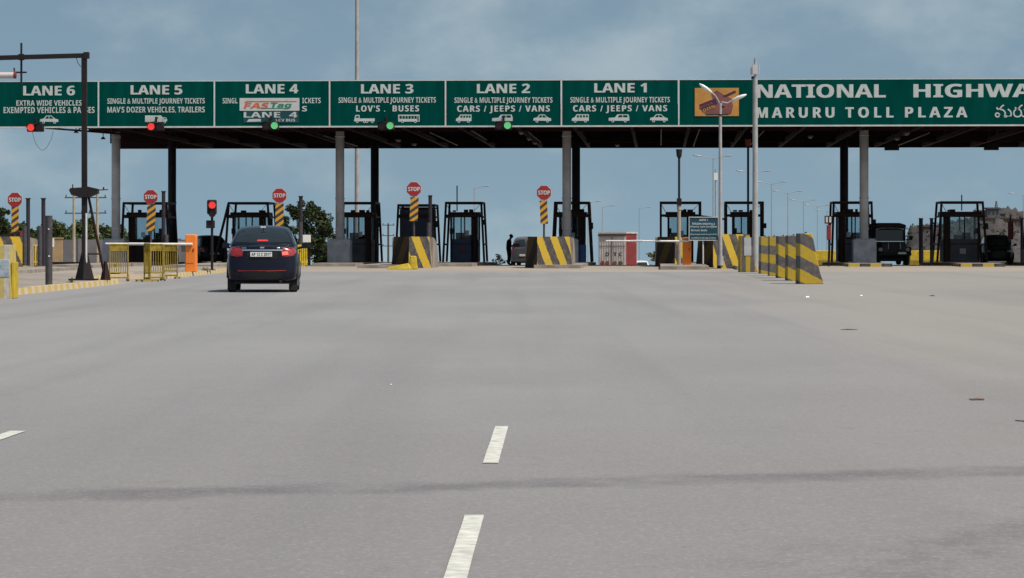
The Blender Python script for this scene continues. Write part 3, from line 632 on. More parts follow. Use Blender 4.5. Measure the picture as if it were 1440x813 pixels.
# ------------------------------------------------------------------ toll booths
def booth(px, v, label, W=2.1, lean=.15, panel='maroon', body='maroon', closed=False, mirror=1, awn=False, H=3.02, leg=None):
    c = on(G(px, v), .15)
    e = empty('toll_booth', c, label, 'toll booth', 'toll booths under the canopy', -PSI)
    D_ = 2.5; q = .055; fm = 'maroon'
    def put(mb, name, **k): return mb.build(name, e, **k)
    mb = MB()
    for y in (0, D_):
        for s in (-1, 1):
            mb.tube((s * W / 2, y, 0), (s * (W / 2 - lean), y, H), q, fm, sq=True)
        mb.tube((-(W / 2 - lean), y, H), ((W / 2 - lean), y, H), q, fm, sq=True)
    for s in (-1, 1):
        mb.tube((s * (W / 2 - lean), 0, H), (s * (W / 2 - lean), D_, H), q, fm, sq=True)
        for z in (.9, 2.3):
            xx = s * (W / 2 - lean * z / H); mb.tube((xx, 0, z), (xx, D_, z), q * .8, fm, sq=True)
    mb.tube((-(W / 2 - lean * .78), 0, 2.36), ((W / 2 - lean * .78), 0, 2.36), q * 1.2, fm, sq=True)
    if leg: mb.tube((leg * (W / 2 + .55), -.1, 0), (leg * (W / 2 - lean), 0, H), q * 1.2, fm, sq=True)
    put(mb, 'guard_frame')
    cw = W / 2 - .34; y0, y1 = .3, 2.15
    if closed:
        mb = MB(); mb.box((0, (y0 + y1) / 2, 1.35), (2 * cw + .3, y1 - y0, 2.7), panel); put(mb, 'cabin_wall', bevel=.03)
        mb = MB()
        for i in range(6): mb.box((0, y0 - .012, .9 + i * .3), (2 * cw + .2, .03, .04), 'booth_navy')
        put(mb, 'shutter_slats')
        mb = MB(); mb.box((0, (y0 + y1) / 2, 2.76), (2 * cw + .4, y1 - y0 + .2, .08), fm); put(mb, 'roof')
    else:
        mb = MB(); zt = 1.15
        mb.box((-cw + .04, (y0 + y1) / 2, zt / 2), (.08, y1 - y0, zt), body); mb.box((cw - .04, (y0 + y1) / 2, zt / 2), (.08, y1 - y0, zt), body)
        mb.box((0, y1 - .04, zt / 2), (2 * cw - .17, .08, zt), body); mb.box((0, (y0 + y1) / 2, .05), (2 * cw - .17, y1 - y0 - .1, .1), body)
        put(mb, 'cabin_wall')
        mb = MB(); mb.box((-mirror * .12, y0 + .03, zt / 2 + .02), (2 * cw - .26, .06, zt), panel); mb.box((-mirror * .12, y0 - .01, zt * .8), (2 * cw - .34, .03, .05), body); put(mb, 'front_panel')
        for s in (-1, 1):
            for y in (y0, y1): mb = MB(); mb.box((s * (cw - .05), y, 1.72), (.1, .1, 1.14), fm); put(mb, 'corner_post')
        mb = MB(); mb.box((mirror * (cw - .18), y0 + .1, 1.25), (.34, .2, 2.5), fm); put(mb, 'service_duct')
        mb = MB(); mb.box((-mirror * .15, y0, 1.72), (.06, .06, 1.14), fm); put(mb, 'window_mullion')
        mb = MB(); mb.box((-mirror * .1, y1, 1.72), (.07, .06, 1.14), fm); put(mb, 'window_mullion')
        mb = MB(); mb.box((0, y0 + .02, 1.72), (2 * cw - .2, .012, 1.12), 'booth_glass'); put(mb, 'window_pane')
        mb = MB(); mb.box((0, y1 - .02, 1.72), (2 * cw - .2, .012, 1.12), 'booth_glass'); put(mb, 'window_pane')
        for s in (-1, 1):
            mb = MB(); mb.box((s * (cw - .03), (y0 + y1) / 2, 1.72), (.012, y1 - y0 - .12, 1.12), 'booth_glass'); put(mb, 'window_pane')
        mb = MB(); mb.box((0, (y0 + y1) / 2, 2.42), (2 * cw + .22, y1 - y0 + .3, .26), fm, top=(.97, .97)); r = put(mb, 'roof')
        for k in range(3): mb = MB(); mb.box((random.uniform(-cw, cw) * .8, y0 + random.uniform(.1, 1.5), 2.61), (random.uniform(.12, .3), .2, random.uniform(.08, .2)), fm); mb.build('roof_fitting', r)
        mb = MB(); mb.box((0, 1.0, 1.0), (2 * cw - .2, .6, .06), 'booth_grey'); mb.box((mirror * .1, 1.1, 1.22), (.42, .06, .34), 'black_paint'); mb.box((mirror * .1, 1.14, 1.06), (.08, .08, .1), 'black_paint'); put(mb, 'desk')
        mb = MB(); x = -mirror * cw * .45; mb.box((x, 1.7, .55), (.45, .45, .1), 'black_paint'); mb.box((x, 1.95, 1.05), (.44, .08, .9), 'black_paint'); mb.tube((x, 1.7, .1), (x, 1.7, .5), .05, 'black_paint'); put(mb, 'chair')
        mb = MB(); x = -mirror * (cw - .1) ; mb.tube((x, y0 - .25, .1), (x, y0 - .25, 1.5), .03, fm); mb.box((x, y0 - .25, 1.58), (.2, .16, .28), 'black_paint'); put(mb, 'card_reader')
    mb = MB(); zz = random.uniform(1.75, 2.1); mb.box((W / 2 - lean * .6 + .08, -.02, zz), (.2, .18, random.uniform(.25, .4)), 'black_paint'); put(mb, 'control_box', bevel=.02)
    mb = MB(); mb.tube((-(W / 2 - lean), .05, H - .05), (-(W / 2 - lean) + .3, .2, 2.45), .014, 'black_paint', n=5); mb.tube((W / 2 - lean, .05, H), (W / 2 - lean - .5, .5, 2.5), .012, 'black_paint', n=5); put(mb, 'cable')
    if not closed:
        k = random.random()
        mb = MB(); mb.box((-mirror * random.uniform(.0, .25), y0 - .036, random.uniform(.55, .8)), (random.uniform(.2, .34), .012, random.uniform(.2, .32)), 'patch_white' if k < .35 else 'red_paint' if k < .6 else 'booth_blue'); put(mb, 'notice')
        if random.random() < .6: mb = MB(); mb.box((mirror * random.uniform(.0, .2), y0 + .012, random.uniform(1.35, 1.5)), (.2, .01, .26), 'patch_white'); put(mb, 'window_sticker')
    if awn:
        mb = MB(); mb.add([(cw * .2, -.1, 2.5), (W / 2 + 1.25, -.1, 2.22), (W / 2 + 1.25, 1.6, 2.22), (cw * .2, 1.6, 2.5), (cw * .2, -.1, 2.38), (W / 2 + 1.25, -.1, 2.14), (W / 2 + 1.25, 1.6, 2.14), (cw * .2, 1.6, 2.38)],
                          [(0, 1, 2, 3), (7, 6, 5, 4), (0, 4, 5, 1), (1, 5, 6, 2), (2, 6, 7, 3), (3, 7, 4, 0)], fm); put(mb, 'awning')
    return e
def aerial(e, x, z0, h, r=.03):
    mb = MB(); mb.tube((x, .2, z0), (x, .2, z0 + h), r, 'black_paint', n=8); mb.build('aerial', e)
VBOO = 144.5
booth(204, VBOO, 'toll booth with wide open guard frame behind the barricades and the LANE 5 stop sign', W=2.5, mirror=-1)
booth(349, VBOO, 'toll booth with slanting guard legs, rising behind the dark car', W=2.4, lean=.2, leg=-1)
booth(501, VBOO, 'rust dark toll booth right behind the grey pedestal of the LANE 3 column', W=2.15, panel='booth_grey')
e = booth(585, VBOO, 'closed navy toll booth without front window, behind the LANE 3 stop sign', W=2.1, panel='booth_navy', closed=True, H=2.9)
e = booth(652, VBOO, 'toll booth with blue front panel standing free against the sky in mid plaza', W=2.1, panel='booth_blue', mirror=1); aerial(e, -.35, 2.6, 1.3)
booth(804, VBOO, 'toll booth with blue front panel behind the paired columns of LANE 1', W=2.0, panel='booth_blue', mirror=1)
booth(957, VBOO, 'toll booth with dark side awning behind the teal notice board', W=2.0, lean=.0, awn=True, panel='maroon')
booth(1047, VBOO, 'square framed toll booth behind the slim white pole and concrete slabs', W=1.85, lean=.0)
booth(1199, VBOO, 'dark toll booth wrapped round a column beside the canvas topped jeep', W=2.1, mirror=-1, panel='booth_grey', lean=.1)
e = booth(1353, VBOO, 'dark toll booth at the right, in front of the rocky hill', W=2.5, lean=.22, mirror=-1, panel='booth_grey'); aerial(e, -.0, 2.6, .8)
booth(1478, VBOO, 'toll booth cut off by the right frame edge', W=2.1, lean=.1)

c = on(G(817, 141.5), .15); mb = MB()
mb.tube((0, 0, 0), (0, 0, .85), .26, 'drum_blue', n=18); mb.tube((0, 0, .28), (0, 0, .31), .27, 'drum_blue', n=18); mb.tube((0, 0, .56), (0, 0, .59), .27, 'drum_blue', n=18); mb.tube((0, 0, .85), (0, 0, .87), .24, 'booth_blue', n=18)
single(mb, 'oil_drum', c, 'blue drum standing at the foot of the booth behind the LANE 1 columns', 'drum')
# ------------------------------------------------------------------ stop signs
def octo(r): return [(r * math.cos(R(22.5 + 45 * i)), r * math.sin(R(22.5 + 45 * i))) for i in range(8)]
for px, cy, p0, p1, z, tilt, where, wd in ((21, 281, 291, 326, 124, 1, 'LANE 6 barrier, leftmost of all', 10), (212, 277, 288, 325, 127, 2.5, 'booth behind the yellow barricades', 12), (393, 275, 286, 318, 126, 0.5, 'booth behind the dark car', 11.5),
                                  (582, 266, 277.5, 311, 125, 2.5, 'closed navy booth', 11.5), (765, 271, 282, 315, 125, -2.5, 'LANE 1 barrier beside paired columns', 10.5)):
    c = on(P(px, z), 0)
    e = empty('stop_sign', c, 'red octagonal STOP sign over a striped board, at the ' + where, 'stop sign', 'stop signs on the lane islands', -PSI * .5)
    s = z / F; zc = HT(cy, z)
    mb = MB(); mb.tube((0, .06, -.1), (0, .06, zc - .2), .045, 'post_dark', n=10); mb.build('post', e)
    mb = MB(); mb.prism([(x, y + zc) for x, y in octo(.345)], -.02, .01, 'trim_white'); mb.prism([(x, y + zc) for x, y in octo(.33)], -.026, -.0201, 'red_sign'); pl = mb.build('sign_plate', e)
    mb = MB(); text(mb, 'STOP', -.255, .255, zc - .09, zc + .09, -.026, 'sign_white', .05); mb.build('lettering', pl)
    mb = MB(); h = (p1 - p0) * s; zz = HT(p1, z)
    mb.box((0, 0, h / 2), (wd * s, .04, h), 'hazard_panel', X=None); o = mb.build('striped_board', e); o.location = (math.sin(R(tilt)) * -.3, -.01, zz); o.rotation_euler = (0, R(tilt), 0)

# ------------------------------------------------------------------ crash barriers with prow
def prow(px, z, label, W=2.0, Ht=1.25, side=3.2, nose=-.15, tail=True, m='hazard_prow'):
    c = on(P(px, z), .12)
    e = empty('crash_barrier', c, label, 'crash barrier', 'concrete crash barriers on the island noses', -PSI)
    w = W / 2; d = 1.25
    plan0 = [(nose, -.1), (w, d), (w, d + .6), (-w, d + .6), (-w, d)]; plan1 = [(nose, .12), (w * .86, d), (w * .86, d + .6), (-w * .86, d + .6), (-w * .86, d)]
    mb = MB(); vs = [(x, y, -.2) for x, y in plan0] + [(x, y, Ht) for x, y in plan1]
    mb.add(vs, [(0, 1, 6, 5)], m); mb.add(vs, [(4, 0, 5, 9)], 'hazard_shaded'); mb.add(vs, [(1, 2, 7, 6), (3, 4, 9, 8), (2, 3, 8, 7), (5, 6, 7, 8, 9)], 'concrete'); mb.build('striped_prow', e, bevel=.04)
    if tail:
        prof = [(d + .61, -.2), (d + .61, Ht * .98)] + [(d + .61 + side * math.sin(R(a)), -.2 + (Ht * .98 + .2) * math.cos(R(a)) ** .7) for a in (20, 40, 60, 78, 89)]
        n = len(prof)
        for s in (-1, 1):
            mb = MB()
            vs = [(s * w, y, z_) for y, z_ in prof] + [(s * (w - .22), y, z_) for y, z_ in prof]
            fs = [tuple(range(n)), tuple(range(2 * n - 1, n - 1, -1))] + [(i, n + i, n + (i + 1) % n, (i + 1) % n) for i in range(n)]
            mb.add(vs, fs, 'concrete')
            o = mb.build('side_wall', e)
            bm = bmesh.new(); bm.from_mesh(o.data); bmesh.ops.recalc_face_normals(bm, faces=bm.faces); bm.to_mesh(o.data); bm.free()
    return e
prow(575, 123, 'black and yellow prow barrier at the foot of the LANE 3 stop sign', nose=.0, W=1.78)
prow(770, 123, 'black and yellow prow barrier at the foot of the LANE 1 stop sign', nose=-.45, W=2.1)
prow(7, 122, 'prow barrier at the left frame edge, below the leftmost stop sign', nose=-.25, W=1.3, side=3.4)
prow(946, 129, 'dusty prow barrier half hidden behind the orange boom cabinet', W=1.6, nose=.1)
prow(1006, 126, 'prow barrier standing behind the teal notice board', W=1.7, nose=-.1, tail=False)
prow(1034, 121, 'bright striped prow barrier right of the teal notice board', W=1.5, nose=-.62, tail=False, Ht=1.35)
# yellow bar fences at the barrier tails
def barfence(px, z, n, label, step=.2, h=.9):
    c = on(P(px, z), .14); e = empty('bar_fence', c, label, 'fence', 'yellow bar fences on the islands', R(65))
    mb = MB(); mb.box((0, 0, h - .05), (n * step, .05, .06), 'yellow'); mb.box((0, 0, .12), (n * step, .05, .06), 'yellow'); mb.build('rail', e)
    for i in range(n):
        mb = MB(); mb.box(((i - (n - 1) / 2) * step, 0, h / 2 - .03), (.09, .045, h), 'yellow'); mb.build('bar', e)
barfence(55, 125, 6, 'low yellow bar fence behind the left prow barrier and short posts')
barfence(425, 124, 5, 'low yellow bar fence just right of the dark car', step=.18)
# pale block and leaning dark sheet at the far left
mb = MB(); mb.box((0, 0, .55), (.62, .8, 1.1), 'block_white', top=(.85, .9)); mb.box((.33, -.1, .38), (.06, .5, .74), 'yellow')
mb.box((.12, -.384, .62), (.3, .02, .36), 'poster_blue')
single(mb, 'concrete_block', (P(2, 58.5).x, 58.3, .0), 'worn white and yellow concrete block on the kerb at the left frame edge', 'block', bevel=.04)
c = on(P(8, 128)); e = empty('lean_to', c, 'low dark lean-to roof with red end above the left prow barrier', 'lean-to')
mb = MB(); mb.add([(-1.6, -.6, 1.15), (.75, -.6, 1.62), (.75, .9, 1.62), (-1.6, .9, 1.15), (-1.6, -.6, 1.02), (.75, -.6, 1.42), (.75, .9, 1.42), (-1.6, .9, 1.02)], [(0, 1, 2, 3), (7, 6, 5, 4), (0, 4, 5, 1), (2, 6, 7, 3), (3, 7, 4, 0)], 'maroon'); mb.add([(.75, -.6, 1.42), (.75, -.6, 1.62), (.75, .9, 1.62), (.75, .9, 1.42)], [(0, 3, 2, 1)], 'red_paint'); mb.build('roof', e)
for x in (-1.4, .55):
    for y in (-.4, .7): mb = MB(); mb.tube((x, y, 0), (x, y, 1.2 + x * .15), .04, 'post_dark', n=8); mb.build('post', e)

# ------------------------------------------------------------------ concrete slabs standing in a row on the right
GS = 'row of standing concrete slabs on the road'
for px, z, m, wd, lab in ((1041, 107, 'hazard_upright', .62, 'upright concrete slab with grey white patch, farthest of the standing row'),
                     (1069.5, 102, 'hazard_flat', .55, 'greyish standing slab with broken yellow bands, second from the far end'),
                     (1081.5, 95.5, 'hazard_flat', .55, 'standing slab between the greyish banded slab and the mostly yellow one'),
                     (1093.5, 90, 'hazard_slab', .58, 'mostly yellow standing slab, fourth from the far end of the row'),
                     (1107, 84, 'hazard_slab', .6, 'striped standing slab directly behind the nearest one'),
                     (1124, 77.4, 'hazard_slab', .62, 'nearest and largest looking striped slab, with slanting right side')):
    e = empty('concrete_slab', P(px, z) + Vector((wd / 2, 0, 0)), lab, 'concrete barrier', GS, random.uniform(-.05, .05))
    h = 1.36 + random.uniform(-.03, .03); w2 = wd / 2; y1 = .75
    prof = [(-w2, 0), (w2 + .06, 0), (w2 + .03, .10), (w2 * .84, .32), (w2 * .15, h), (-w2 + .01, h)]
    mb = MB(); mb.prism(prof, 0, y1, m)
    mb.build('striped_body', e, bevel=.025)
    if px == 1041:
        mb = MB(); mb.box((-.03, -.006, .97), (.27, .012, .68), 'patch_white'); mb.build('white_patch', e)
        
    mb = MB(); mb.path([(-.08, .25, h - .02), (-.08, .25, h + .03), (-.08, .45, h + .03), (-.08, .45, h - .02)], .014, 'post_dark', n=6); mb.build('lifting_loop', e)

# ------------------------------------------------------------------ yellow barricades
def barricade(px, z, wd, h, rz, label):
    e = empty('barricade', P(px, z), label, 'barricade', 'yellow steel barricades by the kerb', rz)
    mb = MB(); w2 = wd / 2; m = 'yellow_dull'
    mb.path([(-w2, 0, .12), (-w2, 0, h), (w2, 0, h), (w2, 0, .12), (-w2, 0, .12)], .022, m, n=8); mb.tube((-w2, 0, h - .18), (w2, 0, h - .18), .018, m); mb.tube((-w2, 0, .26), (w2, 0, .26), .018, m); mb.build('frame', e)
    n = max(5, int(wd / .062))
    for i in range(1, n): mb = MB(); mb.tube((-w2 + wd * i / n, 0, .26), (-w2 + wd * i / n, 0, h - .18), .0125, m, n=6); mb.build('bar', e)
    mb = MB(); mb.box((0, 0, h - .09), (wd - .06, .015, .13), m); mb.build('name_strip', e)
    for s in (-1, 1):
        mb = MB(); mb.box((s * w2, 0, .06), (.05, .55, .04), m); mb.tube((s * w2, -.25, .02), (s * w2, -.25, .07), .03, 'rubber', n=8); mb.tube((s * w2, .25, .02), (s * w2, .25, .07), .03, 'rubber', n=8); mb.tube((s * w2, 0, .05), (s * w2, 0, .2), .022, m); mb.build('foot', e)
barricade(167, 82.5, .52, 1.08, R(12), 'yellow barricade farthest left, close to the black gantry pole')
barricade(207, 81.5, .34, 1.10, R(-55), 'yellow barricade turned edge on, in the middle of the three')
barricade(219, 83.0, .42, 1.08, R(20), 'darker yellow barricade tucked between its two neighbours')
barricade(240, 88, .42, 1.05, R(-8), 'yellow barricade farthest right, next to the orange boom cabinet')

# ------------------------------------------------------------------ boom barriers
def boom(px, z, h, wd, alen, az, label, dz):
    e = empty('boom_barrier', on(P(px, z), dz), label, 'boom barrier', 'orange boom barriers with white arms', -PSI * .5)
    mb = MB(); mb.box((0, 0, h / 2), (wd, .36, h), 'orange'); mb.box((0, .0, h + .01), (wd * .96, .38, .05), 'orange', top=(.9, .9)); cb = mb.build('cabinet', e, bevel=.025)
    mb = MB(); mb.box((-.02, -.188, h * .55), (wd * .72, .012, h * .6), 'orange'); mb.box((wd * .25, -.2, h * .6), (.03, .02, .1), 'black_paint'); mb.build('door', cb)
    mb = MB(); mb.tube((wd * .2, -.24, az), (-alen, -.24, az + .02), .045, 'white', r2=.03, n=10); a = mb.build('arm', e)
    mb = MB()
    x = -alen * .55; mb.tube((x, -.24, az + .01), (x - .5, -.24, az + .012), .047, 'trim_white', n=10); mb.build('band', a)
boom(269, 95.5, 1.22, .37, 2.85, .93, 'orange boom barrier beside the kerb, its white arm behind the barricades', .142)
boom(966, 123, 1.15, .37, 3.5, 1.03, 'orange boom barrier by the teal notice board, arm lowered across a lane', .14)

# ------------------------------------------------------------------ traffic light on a post
e = empty('traffic_light', (-10.95, 101, .142), 'black traffic light on a short post showing red, beside the orange cabinet', 'traffic light')
z0 = .142; e.location.x = P(298, 101).x; e.location.x = max(e.location.x, -10.95)
s = 101 / F; zt = HT(281, 101) - z0; zbm = HT(308, 101) - z0
mb = MB(); mb.tube((0, .05, 0), (0, .05, zbm + .1), .045, 'black_paint'); mb.tube((0, .05, 0), (0, .05, .03), .12, 'black_paint'); mb.build('post', e)
mb = MB(); mb.box((0, 0, (zt + zbm) / 2 + .08), (.34, .2, zt - zbm - .16), 'black_paint'); mb.build('housing', e, bevel=.05)
for k, (zz, m) in enumerate(((zt - .19, 'lens_red'), (zt - .19 - .31, 'lens_off'))):
    mb = MB(); mb.disc((.02, zz), .125, -.125, -.1, m); mb.build('lens', e)
    mb = MB(); n = 8
    pts = [(.02 + .14 * math.cos(math.pi * i / n), zz + .14 * math.sin(math.pi * i / n)) for i in range(n + 1)]
    for a, b in zip(pts, pts[1:]): mb.add([(a[0], -.1, a[1]), (b[0], -.1, b[1]), (b[0], -.24, b[1]), (a[0], -.24, a[1])], [(0, 1, 2, 3), (3, 2, 1, 0)], 'black_paint')
    mb.build('visor', e)
mb = MB(); mb.box((-.05, 0, HT(315.5, 101) - z0), (.30, .16, .28), 'black_paint'); mb.build('control_box', e, bevel=.02)

# ------------------------------------------------------------------ black gantry pole at the left
z = 75; c = P(119, z); e = empty('height_gantry', (c.x, c.y, .142), 'black steel gantry pole with a long horizontal arm reaching out of frame left', 'gantry')
T = HT(78, z) - .142
mb = MB(); mb.tube((0, 0, 0), (-.01, 0, T), .068, 'black_paint', sq=True); mb.tube((0, 0, 0), (0, 0, .75), .26, 'black_paint', r2=.08, n=4); mb.box((-.03, 0, .02), (.72, .5, .05), 'black_paint'); mb.build('pole', e)
mb = MB(); mb.tube((.1, 0, T), (-4.5, .1, T - .12), .06, 'black_paint', sq=True); mb.tube((-.02, 0, T), (.12, 0, T + .0), .085, 'black_paint', sq=True); mb.build('arm', e)
mb = MB(); mb.tube((.50, .35, 0), (.10, .05, HT(285, z)), .035, 'maroon'); mb.tube((.50, .35, 0), (.50, .35, .5), .14, 'maroon', r2=.04, n=4); mb.tube((.03, .1, 1.2), (.25, .2, 1.3), .025, 'maroon'); mb.tube((.05, .1, .7), (.4, .2, .7), .025, 'maroon'); mb.build('brace', e)
mb = MB(); zz = HT(270, z) - .142
mb.prism([(-.39, zz + .04), (-.36, zz + .10), (-.05, zz + .12), (.0, zz + .16), (.35, zz + .08), (.36, zz - .04), (.12, zz - .14), (-.12, zz - .14), (-.33, zz - .08)], -.15, .2, 'black_paint'); mb.tube((-.3, -.1, zz), (-.3, -.1, zz + .2), .015, 'black_paint'); mb.tube((.34, 0, zz + .05), (.62, 0, zz + .06), .014, 'black_paint'); mb.tube((.5, 0, zz + .05), (.5, 0, zz + .13), .02, 'black_paint'); mb.build('bracket', e)
mb = MB(); mb.tube((.05, -.06, 0.3), (.05, -.06, HT(300, z) - .142), .03, 'trim_white', n=8); mb.build('conduit', e)
mb = MB(); mb.path([(-.22, 0, T - .05), (-.18, 0, T - .2), (-.1, 0, T - .3)], .008, 'black_paint', n=4); mb.build('cable', e)
c = P(29, z); x = c.x
mb = MB(); zA, zB_ = HT(60, z), HT(117, z); mb.tube((0, 0, 0), (0, 0, zA - zB_), .028, 'black_paint', n=8); zz = HT(101.5, z) - zB_; mb.tube((-.18, 0, zz), (.14, 0, zz), .022, 'black_paint', n=8); mb.box((0, 0, HT(80, z) - zB_), (.14, .14, .16), 'black_paint')
single(mb, 'hanging_rod', (x, c.y + .11, zB_), 'thin black rod clamped upright to the gantry arm near the left edge', 'rod')
c = P(4, z); e = empty('lamp_tube', (c.x, c.y, HT(106, z)), 'grey cylindrical lamp under the gantry arm at the left frame edge', 'lamp')
mb = MB(); mb.tube((-.9, 0, 0), (.29, 0, 0), .082, 'cabin_pale', n=16); mb.build('casing', e, smooth=False)
mb = MB(); mb.tube((.29, 0, 0), (.35, 0, 0), .088, 'red_paint', n=16); mb.build('end_cap', e)
mb = MB(); mb.tube((.3, 0, .10), (.3, 0, .2), .02, 'black_paint', n=6); mb.tube((-.6, 0, .09), (-.6, 0, .55), .02, 'black_paint', n=6); mb.build('hanger', e)

# ------------------------------------------------------------------ posts and poles
def post(px, ytop, z, r, m, name, label, cat='post', group=None, dz=.0, extra=None, r2=None, n=14):
    c = on(P(px, z), dz); mb = MB(); mb.tube((0, 0, 0), (0, 0, HT(ytop, z) - c.z), r, m, r2=r2, n=n)
    if extra: extra(mb, HT(ytop, z) - c.z)
    return single(mb, name, c, label, cat, group)
e = empty('bollard', (-10.98, 67.5, .142), 'stout dark steel bollard standing just behind the striped kerb', 'bollard')
e.location.x = P(82, 67.5).x - .2
e.location.x = -10.99
hb = HT(304, 67.5) - .142
mb = MB(); mb.tube((0, 0, 0), (0, 0, hb), .085, 'post_dark', n=18); mb.tube((0, 0, hb), (0, 0, hb + .012), .088, 'post_dark', n=18); mb.build('tube', e)
mb = MB(); mb.box((.105, 0, 1.0), (.035, .05, .2), 'white'); mb.build('white_box', e)
mb = MB(); mb.disc((0.02, .68), .022, -.098, -.084, 'white', 8); mb.disc((0.01, 1.32), .018, -.098, -.084, 'white', 8); mb.build('sticker', e)
def sleeved(px, ytop, ymid, z, label, dxs=-.13, r=.085):
    c = on(P(px, z), .13); e = empty('sleeved_post', c, label, 'post', 'dark posts with grey sleeves by the booths')
    mb = MB(); mb.tube((0, 0, 0), (0, 0, HT(ytop, z) - c.z), r, 'steel_dark', n=12); mb.box((0, 0, HT(ytop, z) - c.z + .02), (.2, .2, .05), 'steel_dark'); mb.build('post', e)
    mb = MB(); mb.tube((dxs, -.08, 0), (dxs, -.08, HT(ymid, z) - c.z), r * 1.15, 'post_dark', n=12); mb.build('sleeve', e)
sleeved(39.5, 280, 318, 121, 'dark sleeved post right beside the leftmost stop sign'); sleeved(61, 280, 318, 119, 'dark sleeved post second from the left, left of the bollard')
sleeved(423, 277, 312, 128, 'dark sleeved post standing right of the dark car, before the tree', .0); sleeved(605, 276, 313, 130, 'dark sleeved post at the right corner of the closed navy booth', -.06)
sleeved(230, 270, 330, 131, 'dark sleeved post at the booth behind the barricades, beside a rear column', .14); sleeved(1295, 308, 350, 141, 'dark sleeved post right of the canvas topped jeep', .0, .1); sleeved(1310, 308, 352, 141.5, 'dark sleeved post nearest left of the rightmost full booth', .0, .08)
sleeved(1437, 308, 350, 140, 'dark sleeved post at the right frame edge', .0, .07)
# high mast, poles
post(502, -220, 176, .155, 'white_pole', 'high_mast', 'tall tapered grey mast rising behind the LANE 3 panel out of the picture', 'mast', r2=.09, extra=lambda mb, h: mb.tube((0, 0, h), (0, 0, h + .5), .6, 'white_pole', n=12), n=18)
def p1062(mb, h):
    mb.box((-.01, -.02, h - .45), (.2, .16, .38), 'cabin_pale'); mb.box((.16, 0, h - .45), (.03, .1, .4), 'cabin_pale'); mb.box((-.16, 0, h - .5), (.05, .1, .3), 'cabin_pale'); mb.box((-.1, 0, h - .78), (.1, .1, .12), 'black_paint')
    mb.tube((0, 0, 0), (0, 0, h - .8), .12, 'white_pole', r2=.095, n=16)
post(1062, 82, 113, .05, 'white_pole', 'camera_pole', 'slim white pole with a small box near its top, in front of the highway board', 'pole', extra=p1062, dz=.0)
def p955(mb, h):
    mb.tube((0, 0, h - .3), (0, 0, h), .11, 'black_paint', r2=.14, n=12); mb.tube((0, 0, h - .42), (0, 0, h - .3), .04, 'black_paint', r2=.11, n=12)
    mb.tube((0, 0, 0), (0, 0, 2.5), .075, 'wood_pole', n=12); mb.box((0, -.02, 2.75), (.2, .2, .3), 'black_paint'); mb.tube((0, 0, 2.4), (0, 0, 2.65), .1, 'wood_pole')
post(955, 210, 124, .05, 'black_paint', 'beacon_pole', 'thin black beacon pole with pale lower half, left of the teal notice board', 'pole', extra=p955, dz=.14)
post(1052, 196, 141, .055, 'black_paint', 'beacon_pole', 'thin black beacon pole with dark red head, by the square framed booth', 'pole', extra=lambda mb, h: (mb.tube((0, 0, h - .35), (0, 0, h), .13, 'red_paint', r2=.16, n=12)), dz=.14)
c = on(P(431, 131), 0); e = empty('small_board', c, 'small white board on a thin post, right of the sedan and before the bushy tree', 'sign')
mb = MB(); mb.box((0, 0, HT(335.5, 131)), (.4, .03, .34), 'white'); mb.build('board', e); mb = MB(); mb.tube((0, .03, 0), (0, .03, HT(333, 131)), .025, 'post_dark', n=8); mb.build('post', e)
# lollipop lamp right
c = on(P(1165.5, 131), 0); e = empty('lane_indicator', c, 'small box and red panel on a thin post, left of the column with grey booth', 'indicator')
mb = MB(); mb.tube((0, 0, 0), (0, 0, HT(304, 131)), .035, 'black_paint'); mb.build('post', e)
mb = MB(); zz = HT(309, 131) - c.z; mb.box((-.02, 0, zz), (.34, .12, .36), 'black_paint'); mb.box((-.1, -.062, zz), (.1, .01, .26), 'cabin_pale'); mb.box((.06, -.062, zz), (.1, .01, .26), 'cabin_pale'); mb.build('box', e, bevel=.02)
mb = MB(); mb.box((0, 0, HT(327, 131) - c.z), (.2, .08, .68), 'red_paint'); mb.build('red_panel', e, bevel=.02)
# double lamp in front of the board
def lamphead(mb, p, d, L=.75, m='lamp_white', k=1.0):
    d = Vector(d).normalized(); a = Vector(p); s = d.cross(Vector((0, 0, 1))).normalized(); up = s.cross(d)
    secs = [(0, .05, .05), (.12, .085, .07), (.45, .14, .10), (.75, .13, .085), (1, .03, .03)]; rings = []
    vs = []
    for t, w_, h_ in secs:
        for i in range(10):
            an = 2 * math.pi * i / 10; vs.append(a + d * (L * t) + s * (math.cos(an) * w_ * k) + up * (math.sin(an) * h_ * k))
    fs = [(j * 10 + i, j * 10 + (i + 1) % 10, (j + 1) * 10 + (i + 1) % 10, (j + 1) * 10 + i) for j in range(4) for i in range(10)] + [tuple(range(10))[::-1], tuple(range(40, 50))]
    mb.add(vs, fs, m)
z = 121; c = on(P(1013, z), .14); e = empty('street_lamp', c, 'near twin arm street lamp with white heads, standing before the ochre poster', 'street lamp', 'twin arm street lamps')
zj = HT(165, z) - c.z
mb = MB(); mb.tube((0, 0, 0), (0, 0, zj + .6), .085, 'white_pole', r2=.06, n=14); mb.tube((0, 0, 0), (0, 0, .4), .13, 'white_pole', n=14); mb.tube((-.62, 0, zj + .1), (.32, 0, zj + .12), .025, 'black_paint', n=8); mb.box((0, 0, zj + .1), (.16, .16, .06), 'black_paint'); mb.tube((-.02, 0, zj + .45), (.18, 0, zj + .45), .04, 'black_paint', n=8); mb.build('pole', e)
